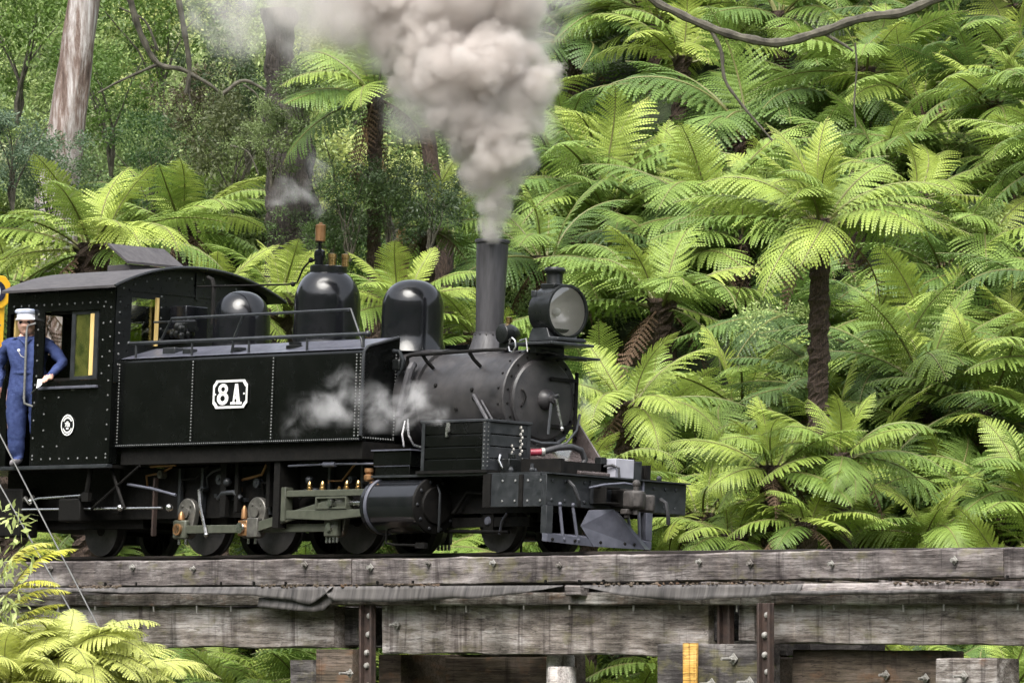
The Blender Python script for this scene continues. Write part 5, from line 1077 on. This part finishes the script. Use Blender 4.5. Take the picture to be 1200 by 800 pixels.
# ------------------------------------------------------------------ broad-leaved shrubs
def leaf_cloud(name, n, seed, rx, rz, lsize, mat='bush_leaf', thin=.42):
    rr = random.Random(seed); v = []; f = []; cl = [(Vector((rr.gauss(0, .42) * rx, rr.gauss(0, .42) * rx, rz * (.15 + .85 * rr.random()))), rr.uniform(.12, .30)) for _ in range(36)]
    for _ in range(n):
        c, r = rr.choice(cl); d = Vector((rr.gauss(0, 1), rr.gauss(0, 1), rr.gauss(0, .8))); p = c + d * r * .55
        ax = (d.normalized() + Vector((rr.gauss(0, .5), rr.gauss(0, .5), rr.gauss(-.25, .5)))).normalized(); sd = ax.orthogonal().normalized(); sd.rotate(Matrix.Rotation(rr.uniform(0, 6.28), 3, ax))
        sd = (sd + Vector((0, 0, -sd.z * .7))).normalized(); l = lsize * rr.uniform(.6, 1.3); w = l * thin; nn = ax.cross(sd)
        o = len(v); v += [p, p + ax * l * .45 + sd * w * .5 - nn * l * .05, p + ax * l - nn * l * .1, p + ax * l * .45 - sd * w * .5 - nn * l * .05]; f += [(o, o + 1, o + 2), (o, o + 2, o + 3)]
    me = bpy.data.meshes.new(name); me.from_pydata([tuple(a) for a in v], [], f); me.update(); me.materials.append(MATS[mat]); return me
BUSH = [leaf_cloud('foliage', 5200, s, 1.15, 1.9, .080) for s in (1, 2, 3)] + [leaf_cloud('foliage', 5200, 4, 1.2, 2.0, .065, thin=.5)]
def stems(seed, h=1.6, n=6):
    rr = random.Random(seed); mb = MB()
    for k in range(n):
        a = rr.uniform(0, 6.28); p = [Vector((0, 0, -.2))]
        for j in range(5): p.append(p[-1] + Vector((math.cos(a) * .10 * j * .6 + rr.gauss(0, .05), math.sin(a) * .10 * j * .6 + rr.gauss(0, .05), h / 5)))
        mb.tube(p, [.03, .026, .02, .015, .011, .006], 5)
    me = mb.mesh('stem'); me.materials.append(MATS['branch_bark']); return me
STEM = [stems(1), stems(2), stems(3)]
GREENS = [(.26, .34, .12), (.31, .39, .14), (.20, .28, .10), (.35, .43, .18), (.28, .31, .17), (.41, .46, .16)]
def shrub(base, sc_, color, label, group, rg, bush=None):
    r = thing('leafy_shrub', label, 'shrub', base, (0, 0, rg.uniform(0, 6.28)), group)
    for nm, me in (('foliage', bush or rg.choice(BUSH)), ('stem', rg.choice(STEM))):
        o = bpy.data.objects.new(nm, me); col.objects.link(o); o.parent = r; o.scale = (sc_, sc_, sc_ * rg.uniform(.85, 1.15)); o.color = (*color, 1)
    return r
rg = random.Random(5); n_s = 0; used = []
for k in range(900):
    px, d = rg.uniform(-40, 520), rg.uniform(96, 126); lat = (px - 600) * d / FPX; b = CAM + v0 * d + RIGHT * lat; z = ground_z(b.x, b.y); b.z = z
    py = 400 - FPX * (b - CAM).dot(UP) / (b - CAM).dot(FWD)
    if not -60 < py < 330: continue
    if any((b - u).length < 1.35 for u in used): continue
    used.append(b); gi_ = rg.randrange(6); shrub(b, rg.uniform(.75, 1.15), GREENS[gi_], ['mid green', 'fresh green', 'dark green', 'light green', 'dull olive', 'yellow-green'][gi_] + ' leafy shrub in the thicket ' + ('left of the gum trunk' if px < 70 else 'right of the gum trunk' if px < 200 else 'around the bare branches' if px < 290 else 'behind the dark stump' if px < 400 else 'behind the smoke plume') + (', higher up' if py < 90 else ', lower down'), 'shrubs in the thicket', rg); n_s += 1
    if n_s > 75: break
for i, (px, py, d, c, s) in enumerate([(15, 175, 92, (.10, .15, .09), .7), (60, 205, 93, (.09, .14, .06), .6), (130, 130, 100, (.10, .17, .035), .9), (20, 70, 103, (.10, .17, .03), 1.1), (190, 60, 104, (.09, .15, .03), 1.1), (270, 190, 96, (.085, .10, .04), .8), (235, 130, 100, (.10, .085, .05), .7), (290, 130, 99, (.05, .08, .03), .8), (180, 200, 97, (.05, .10, .03), .7), (410, 235, 88.5, (.05, .075, .03), .62), (455, 225, 88.5, (.07, .11, .035), .6), (505, 235, 88, (.045, .07, .03), .6), (385, 265, 89, (.08, .13, .04), .5), (318, 150, 89.5, (.16, .21, .08), .5), (355, 105, 89.5, (.12, .17, .06), .5), (440, 255, 92, (.06, .12, .03), .6), (400, 300, 90, (.07, .14, .035), .55)]):
    shrub(at(px, py + 60, d), s, c, ['silvery leafed shrub beside the foot of the gum trunk', 'dull green shrub at the foot of the gum trunk', 'fresh green shrub right of the gum trunk', 'bright green shrub left of the gum trunk', 'light green shrub under the bare grey branches', 'olive shrub in front of the dark stump', 'brownish withered shrub under the bare branches', 'dark shrub touching the dark stump', 'dark green shrub below the bare branches', 'dark tangled shrub right of the dark stump', 'olive tangled shrub beside the hanging tree fern', 'dark shrub close to the smoke plume', 'small green shrub at the right foot of the stump', 'pale shrub clinging to the left of the stump', 'shrub hanging over the top of the stump', 'small shrub beside the mossy leaning trunk', 'small shrub right of the whistle'][i], 'single shrubs on the slope', rg)
rg = random.Random(15)
for i in range(14):
    px = 215 + i * 72 + rg.uniform(-20, 20); d = rg.uniform(83, 92); b = CAM + v0 * d + RIGHT * ((px - 600) * d / FPX); b.z = ground_z(b.x, b.y) - .1
    shrub(b, rg.uniform(.5, .8), GREENS[i % 3], ['mid green', 'fresh green', 'dark green'][i % 3] + ' low shrub in the gully ' + ('before the stepped corbels' if px < 350 else 'behind the bolted iron strap' if px < 520 else 'behind the white piles' if px < 700 else 'before the yellow board' if px < 780 else 'behind the yellow board' if px < 900 else 'behind the dark cross brace' if px < 1060 else 'by the bolted corbel block'), 'shrubs beneath the bridge', rg)
# shrub at the left edge in front of the bridge
fb = shrub(Vector(at(8, 800, 61)), .52, (.42, .48, .19), 'grey-green shrub with pointed leaves at the left trestle end', 'shrubs in front of the bridge', rg, leaf_cloud('foliage', 300, 31, .34, 2.6, .20, thin=.32))
for j, (px, py, yaw, el_, ln, cc) in enumerate([(15, 690, .2, 60, 1.0, (.62, .60, .08)), (5, 700, -.4, 45, .9, (.6, .58, .08)), (20, 720, .6, 30, .8, (.55, .6, .12)), (0, 680, .1, 70, .9, (.60, .58, .12)), (0, 720, 0, 45, 1.0, (.62, .60, .1)), (-5, 740, .3, 40, 1.0, (.60, .60, .1)), (10, 735, -.2, 55, .8, (.6, .6, .1)), (5, 670, .3, 50, .9, (.6, .6, .1))]):
    o = bpy.data.objects.new('spray', MID[j % 4]); col.objects.link(o); o.parent = fb; o.matrix_parent_inverse = world_of(fb).inverted(); o.location = at(px, py, 61.3); o.rotation_euler = (0, R(-el_ + 45), math.atan2(RIGHT.y, RIGHT.x) + yaw); o.scale = (ln * .72,) * 3; o.color = (*cc, 1)
# undergrowth carpet
def undergrowth():
    rr = random.Random(9); src = [frond_mesh('small_frond', 60, -30, 40 + k, 11, 4) for k in range(3)]; mb_v = []; mb_f = []
    data = []
    for s_ in src:
        data.append(([v.co.copy() for v in s_.vertices], [tuple(p.vertices) for p in s_.polygons if p.material_index == 1]))
    for k in range(4600):
        y = rr.uniform(2.2, 34); lat = rr.uniform(-9.5, 9.5); d = (y + 48.68 - .755 * lat) / .656; b = CAM + v0 * d + RIGHT * lat; b.z = ground_z(b.x, b.y) - .05
        vs_, fs_ = rr.choice(data); mt = Matrix.Translation(b) @ Euler((rr.uniform(-.3, .3), rr.uniform(-.5, .3), rr.uniform(0, 6.28))).to_matrix().to_4x4() @ Matrix.Scale(rr.uniform(.45, 1.0), 4)
        o = len(mb_v); mb_v += [tuple(mt @ c) for c in vs_]; mb_f += [tuple(i + o for i in q) for q in fs_]
    me = bpy.data.meshes.new('undergrowth'); me.from_pydata(mb_v, [], mb_f); me.update(); me.materials.append(MATS['frond_leaf'])
    o = bpy.data.objects.new('undergrowth', me); col.objects.link(o); o.color = (.13, .21, .055, 1); tag(o, 'low green undergrowth covering the forest slope', 'undergrowth', kind='stuff')
undergrowth()

# ------------------------------------------------------------------ trees and branches
def trunk(name, label, path, radii, mat, seed, cat='tree', group=None, rough=.12, q=16):
    base = Vector(path[0]); r = thing(name, label, cat, base, group=group); pts = []; rr = []
    for (a, b, ra, rb) in zip(path, path[1:], radii, radii[1:]):
        for k in range(8): pts.append(Vector(a).lerp(Vector(b), k / 8) - base); rr.append(ra + (rb - ra) * k / 8)
    pts.append(Vector(path[-1]) - base); rr.append(radii[-1]); vs = []; fs = []
    for j, (p, ra) in enumerate(zip(pts, rr)):
        for k in range(q):
            a = 2 * math.pi * k / q; w = 1 + rough * noise.noise(Vector((math.cos(a) * 2.2, math.sin(a) * 2.2, j * .25 + seed * 7))) + rough * .7 * noise.noise(Vector((math.cos(a) * 6, math.sin(a) * 6, j * .12 + seed)))
            vs.append(p + Vector((math.cos(a) * ra * w, math.sin(a) * ra * w, 0)))
    for j in range(len(pts) - 1):
        for k in range(q): fs.append((j * q + k, j * q + (k + 1) % q, (j + 1) * q + (k + 1) % q, (j + 1) * q + k))
    MB().add(vs, fs).build('trunk', mat, r); return r
def down(p): return Vector((p.x, p.y, ground_z(p.x, p.y) - .3))
g0 = at(66, 230, 95); gt = trunk('gum_tree', 'tall gum tree with peeling grey and brown bark', [down(g0), g0, at(88, 80, 95), at(103, -40, 95), at(118, -300, 95)], [.33, .28, .235, .21, .18], 'gum_bark', 1)
fo = bpy.data.objects.new('crown', BUSH[0]); col.objects.link(fo); fo.parent = gt; fo.matrix_parent_inverse = world_of(gt).inverted(); fo.location = at(118, -330, 95); fo.scale = (1.6, 1.6, 1.2); fo.color = (.05, .09, .03, 1)
MB().tube([at(118, -300, 95), at(140, -380, 95), at(118, -420, 95.4)], [.10, .07, .03], 8).build('limb', 'gum_bark', gt, world=True)
s0 = at(345, 285, 91); trunk('dead_stump', 'thick dark broken stump with stringy bark behind the domes', [down(s0), s0, at(338, 200, 91), at(331, 120, 91), at(328, 60, 91), at(326, 10, 91)], [.42, .33, .27, .22, .19, .17], 'dark_bark', 2, rough=.75)
t0 = at(470, 280, 93); trunk('leaning_trunk', 'thin mossy orange trunk leaning behind the domes', [down(t0), t0, at(452, 215, 93), at(430, 150, 93)], [.11, .10, .09, .07], 'mossy_bark', 3)
t0 = at(520, 300, 92); trunk('dark_trunk', 'dark fern trunk beside the smoke plume', [down(t0), t0, at(508, 215, 92), at(500, 150, 92)], [.15, .13, .11, .09], 'fern_trunk', 4, rough=.3)
t0 = at(594, 60, 110); trunk('pale_trunk', 'pale white trunk showing behind the smoke', [down(t0), t0, at(596, 0, 110), at(600, -120, 110)], [.12, .11, .10, .09], 'white_paint', 5, rough=.08)
t0 = at(1000, 330, 90); trunk('dark_trunk', 'dark trunk in the shade behind the umbrella shaped fern', [down(t0), t0, at(1003, 250, 90), at(1004, 200, 90)], [.18, .15, .13, .1], 'fern_trunk', 6, rough=.3)
t0 = at(1180, 430, 89); trunk('dark_trunk', 'black trunk under the broad dark tree fern', [down(t0), t0, at(1180, 380, 89), at(1182, 330, 89)], [.24, .2, .19, .16], 'fern_trunk', 7, rough=.3)
def branch(name, label, segs, mat='branch_bark', group=None):
    base = Vector(segs[0][0][0]); r = thing(name, label, 'branch', base, group=group)
    for k, (pts, r0, r1) in enumerate(segs):
        P_ = [Vector(p) for p in pts]; out = []
        for i in range(len(P_) - 1):
            for t in range(6):
                q0, q1, q2, q3 = P_[max(0, i - 1)], P_[i], P_[i + 1], P_[min(len(P_) - 1, i + 2)]; u = t / 6
                out.append(.5 * ((2 * q1) + (q2 - q0) * u + (2 * q0 - 5 * q1 + 4 * q2 - q3) * u * u + (3 * q1 - q0 - 3 * q2 + q3) * u ** 3))
        out.append(P_[-1]); n = len(out); out = [p + Vector((0, 0, .02 * noise.noise(p * 3))) for p in out]
        MB().tube(out, [(r0 + (r1 - r0) * i / (n - 1)) * (1 + .15 * math.sin(i * 1.9)) for i in range(n)], 8).build('limb' if k == 0 else 'twig', mat, r, world=True)
B = lambda d, *pp: [at(x, y, d) for x, y in pp]
branch('fallen_branch', 'thick mossy branch arching across the top of the slope', [(B(88, (735, -30), (765, 0), (810, 22), (860, 42), (910, 50), (960, 38), (1010, 22), (1060, 14), (1110, -8), (1150, -30)), .05, .062), (B(88, (830, 30), (845, 60), (850, 95), (875, 130), (905, 165)), .03, .012), (B(88, (965, 38), (985, 50), (1000, 60)), .03, .012)], 'branch_bark')
branch('bare_branch', 'bare twisted grey branches right of the gum trunk', [(B(98, (150, -10), (165, 40), (185, 75), (215, 82), (245, 100), (262, 112)), .05, .02), (B(98, (115, 108), (150, 90), (185, 76)), .012, .025), (B(98, (205, -20), (214, 25), (222, 80), (218, 110)), .045, .03), (B(98, (140, 10), (170, 25), (185, 60)), .012, .02), (B(98, (222, 78), (222, 112), (226, 125)), .02, .01)], 'branch_bark')
branch('dry_branch', 'dry forked branch beside the dark stump', [(B(93, (262, 110), (285, 95), (310, 105), (325, 118)), .03, .012), (B(93, (270, 170), (290, 178), (303, 205)), .016, .01), (B(93, (285, 100), (300, 110), (305, 125)), .015, .008)], 'branch_bark')
branch('dead_stick', 'pale dead stick leaning behind the steam dome', [(B(89.5, (458, 300), (462, 275), (455, 250), (448, 225)), .03, .015), (B(89.5, (462, 275), (480, 240), (476, 215)), .018, .008)], 'pale_wood')
branch('hanging_vine', 'thin vine hanging at the right of the arching branch', [(B(88, (1002, 50), (1004, 80), (1001, 120), (1003, 150)), .012, .01)], 'branch_bark')
# guy wires in front of the trestle
for i, (a, b) in enumerate((((-60, 392), (116, 736)), ((-60, 462), (98, 742)))):
    p, q = at(*a, 70.5), at(*b, 69.0); q2 = q + (q - p) * 1.0
    while q2.z < -2.85: q2 = p + (q2 - p) * .98
    o = MB().tube([p + (p - q) * 2.2, p, q, q2], .008, 6).build('guy_wire', 'wire_steel'); tag(o, ['steel guy wire reaching down past the fern crown', 'steel guy wire that crosses the grey-green shrub'][i], 'wire', 'guy wires')

# ------------------------------------------------------------------ smoke and steam (volumes)
def smoke_mat(name, dens, color, nscale, lo, hi, absorb=(.5, .45, .4), aniso=.2, detail=4):
    mt = bpy.data.materials.new(name); mt.use_nodes = True; t = mt.node_tree; t.nodes.clear()
    out = t.nodes.new('ShaderNodeOutputMaterial'); pv = t.nodes.new('ShaderNodeVolumePrincipled')
    pv.inputs['Color'].default_value = (*color, 1); pv.inputs['Anisotropy'].default_value = aniso; pv.inputs['Density Attribute'].default_value = ''
    at_ = t.nodes.new('ShaderNodeAttribute'); at_.attribute_name = 'density'
    g = t.nodes.new('ShaderNodeTexCoord'); nz = t.nodes.new('ShaderNodeTexNoise'); nz.inputs['Scale'].default_value = nscale; nz.inputs['Detail'].default_value = detail; nz.inputs['Roughness'].default_value = .6; nz.inputs['Distortion'].default_value = .5
    t.links.new(g.outputs['Object'], nz.inputs['Vector'])
    mr = t.nodes.new('ShaderNodeMapRange'); mr.interpolation_type = 'SMOOTHSTEP'; mr.inputs['From Min'].default_value = lo; mr.inputs['From Max'].default_value = hi; mr.inputs['To Min'].default_value = 0; mr.inputs['To Max'].default_value = dens
    t.links.new(nz.outputs['Fac'], mr.inputs['Value'])
    ml = t.nodes.new('ShaderNodeMath'); ml.operation = 'MULTIPLY'; t.links.new(at_.outputs['Fac'], ml.inputs[0]); t.links.new(mr.outputs[0], ml.inputs[1])
    t.links.new(ml.outputs[0], pv.inputs['Density']); t.links.new(pv.outputs[0], out.inputs['Volume']); return mt
def cloud(name, label, blobs, mat, voxel, seed, levels=2, kids=9, fall=.5, origin=(0, 0, 0)):
    """blobs: (world point, radius); every blob grows smaller billows on its surface; the union becomes a density grid"""
    rr = random.Random(seed); o0 = Vector(origin); pts = []; rad = []
    def grow(c, r, lev):
        pts.append(c - o0); rad.append(r)
        if lev == 0: return
        for _ in range(kids):
            d = Vector((rr.gauss(0, 1), rr.gauss(0, 1), rr.gauss(.15, 1))).normalized(); grow(c + d * r * rr.uniform(.75, 1.0), r * fall * rr.uniform(.6, 1.0), lev - 1)
    for c, r in blobs: grow(Vector(c), r, levels)
    me = bpy.data.meshes.new(name); me.from_pydata([tuple(p) for p in pts], [], []); at_ = me.attributes.new('puff', 'FLOAT', 'POINT'); at_.data.foreach_set('value', rad)
    o = bpy.data.objects.new(name, me); col.objects.link(o); o.location = o0
    ng = bpy.data.node_groups.new(name, 'GeometryNodeTree'); ng.interface.new_socket('Geometry', in_out='INPUT', socket_type='NodeSocketGeometry'); ng.interface.new_socket('Geometry', in_out='OUTPUT', socket_type='NodeSocketGeometry')
    gi, go = ng.nodes.new('NodeGroupInput'), ng.nodes.new('NodeGroupOutput'); mp = ng.nodes.new('GeometryNodeMeshToPoints'); pv = ng.nodes.new('GeometryNodePointsToVolume'); na = ng.nodes.new('GeometryNodeInputNamedAttribute'); na.data_type = 'FLOAT'; na.inputs['Name'].default_value = 'puff'; sm = ng.nodes.new('GeometryNodeSetMaterial'); sm.inputs['Material'].default_value = mat
    try: pv.resolution_mode = 'VOXEL_SIZE'
    except Exception: pv.inputs['Resolution Mode'].default_value = 'Size'
    pv.inputs['Voxel Size'].default_value = voxel; pv.inputs['Density'].default_value = 1.0
    L_ = ng.links.new; L_(gi.outputs[0], mp.inputs['Mesh']); L_(mp.outputs[0], pv.inputs['Points']); L_(na.outputs['Attribute'], pv.inputs['Radius']); L_(pv.outputs[0], sm.inputs['Geometry']); L_(sm.outputs[0], go.inputs[0])
    md = o.modifiers.new('billows', 'NODES'); md.node_group = ng; me.materials.append(mat)
    tag(o, label, 'smoke', kind='stuff'); return o
CD = 74.5
def pf(px, py, r, dd=0): return (at(px, py, CD + dd), r / 110.0)
SM = smoke_mat('coal_smoke', 13, (.79, .755, .73), 3.4, .30, .66, detail=9)
plume = [pf(577, 273, 13), pf(577, 258, 18), pf(580, 240, 22), pf(577, 218, 27), pf(590, 215, 20, .1), pf(570, 196, 30, -.1), pf(594, 185, 28), pf(562, 168, 34, .1), pf(590, 155, 36, -.15), pf(612, 120, 30), pf(626, 95, 22, -.1), pf(550, 140, 38, -.1), pf(585, 120, 42), pf(600, 82, 34, .1), pf(520, 118, 36, .15), pf(500, 92, 34), pf(535, 85, 45, -.1), pf(570, 72, 40, -.2), pf(545, 40, 44, .2), pf(500, 50, 38), pf(585, 28, 36, .2), pf(618, 8, 24, .2), pf(540, -10, 50), pf(480, 5, 45, .3), pf(590, -25, 40), pf(632, 104, 24, -.1), pf(640, 86, 16), pf(615, 70, 26), pf(470, 40, 40, .2), pf(455, 5, 44, .3)]
cloud('smoke', 'billowing grey-brown coal smoke rising from the chimney', plume, SM, .034, 3, 2, 10, .56, at(576, 270, CD))
SM3 = smoke_mat('drifting_smoke', 4.0, (.79, .76, .74), 2.2, .32, .70, detail=7)
cloud('smoke', 'thicker grey smoke rolling left from the top of the plume', [pf(430, 5, 50, .3), pf(390, 10, 42, .4), pf(455, 45, 34, .3), pf(350, 5, 36, .5), pf(420, -30, 60, .3), pf(370, 40, 26, .5)], SM3, .06, 9, 2, 8, .55, at(420, 10, CD))
SM2 = smoke_mat('thin_smoke', 3.2, (.79, .77, .755), 1.8, .30, .74, detail=5)
thin = [pf(520, 20, 70, .3), pf(490, -10, 60, .3), pf(600, 40, 50, .2), pf(520, 110, 60, 0), pf(600, 110, 50, 0), pf(640, 10, 40, .2), pf(280, 40, 34, .8), pf(250, 10, 34, .8), pf(450, 15, 50, .4), pf(400, 20, 45, .5), pf(430, 50, 36, .5), pf(360, 15, 42, .6), pf(320, 25, 36, .7), pf(470, 60, 40, .3), pf(400, -25, 60, .5), pf(300, -10, 40, .8), pf(350, 60, 30, .7), pf(470, 110, 28, .4)]
cloud('smoke', 'thin grey smoke drifting back from the plume', thin, SM2, .11, 4, 1, 8, .6, at(400, 20, CD))
ST = smoke_mat('white_steam', 6.5, (.95, .94, .94), 3.2, .36, .78, detail=5)
def ps(px, py, r, dd): return (at(px, py, dd), r / 110.0)
steam = [ps(505, 482, 16, 73.2), ps(488, 474, 20, 73.2), ps(466, 478, 18, 73.1), ps(515, 488, 12, 73.1), ps(472, 492, 14, 73.1), ps(490, 455, 12, 73.2)]
cloud('steam', 'white steam leaking beside the side tank front and valve chest', steam, ST, .05, 6, 1, 8, .6, at(450, 475, 73.2))
ST2 = smoke_mat('faint_steam', 3.5, (.93, .92, .92), 3.0, .42, .70, detail=5)
cloud('steam', 'faint steam wisps drifting back along the side tank', [ps(440, 470, 22, 73.2), ps(410, 475, 24, 73.4), ps(385, 470, 24, 73.6), ps(360, 485, 22, 73.8), ps(400, 445, 16, 73.5), ps(440, 495, 16, 73.2), ps(345, 500, 14, 73.9)], ST2, .07, 16, 1, 8, .6, at(400, 475, 73.4))
cloud('steam', 'faint white steam drifting beyond the smokebox door', [ps(685, 455, 16, 74.6), ps(690, 475, 14, 74.6), ps(682, 490, 12, 74.5), ps(692, 440, 9, 74.7)], ST2, .06, 7, 1, 7, .6, at(685, 465, 74.6))
cloud('steam', 'faint steam wisps rising above the whistle', [ps(374, 245, 12, 76.8), ps(365, 225, 16, 76.9), ps(340, 220, 18, 77), ps(325, 235, 14, 77), ps(372, 195, 16, 77)], ST2, .06, 8, 1, 7, .6, at(360, 225, 77))
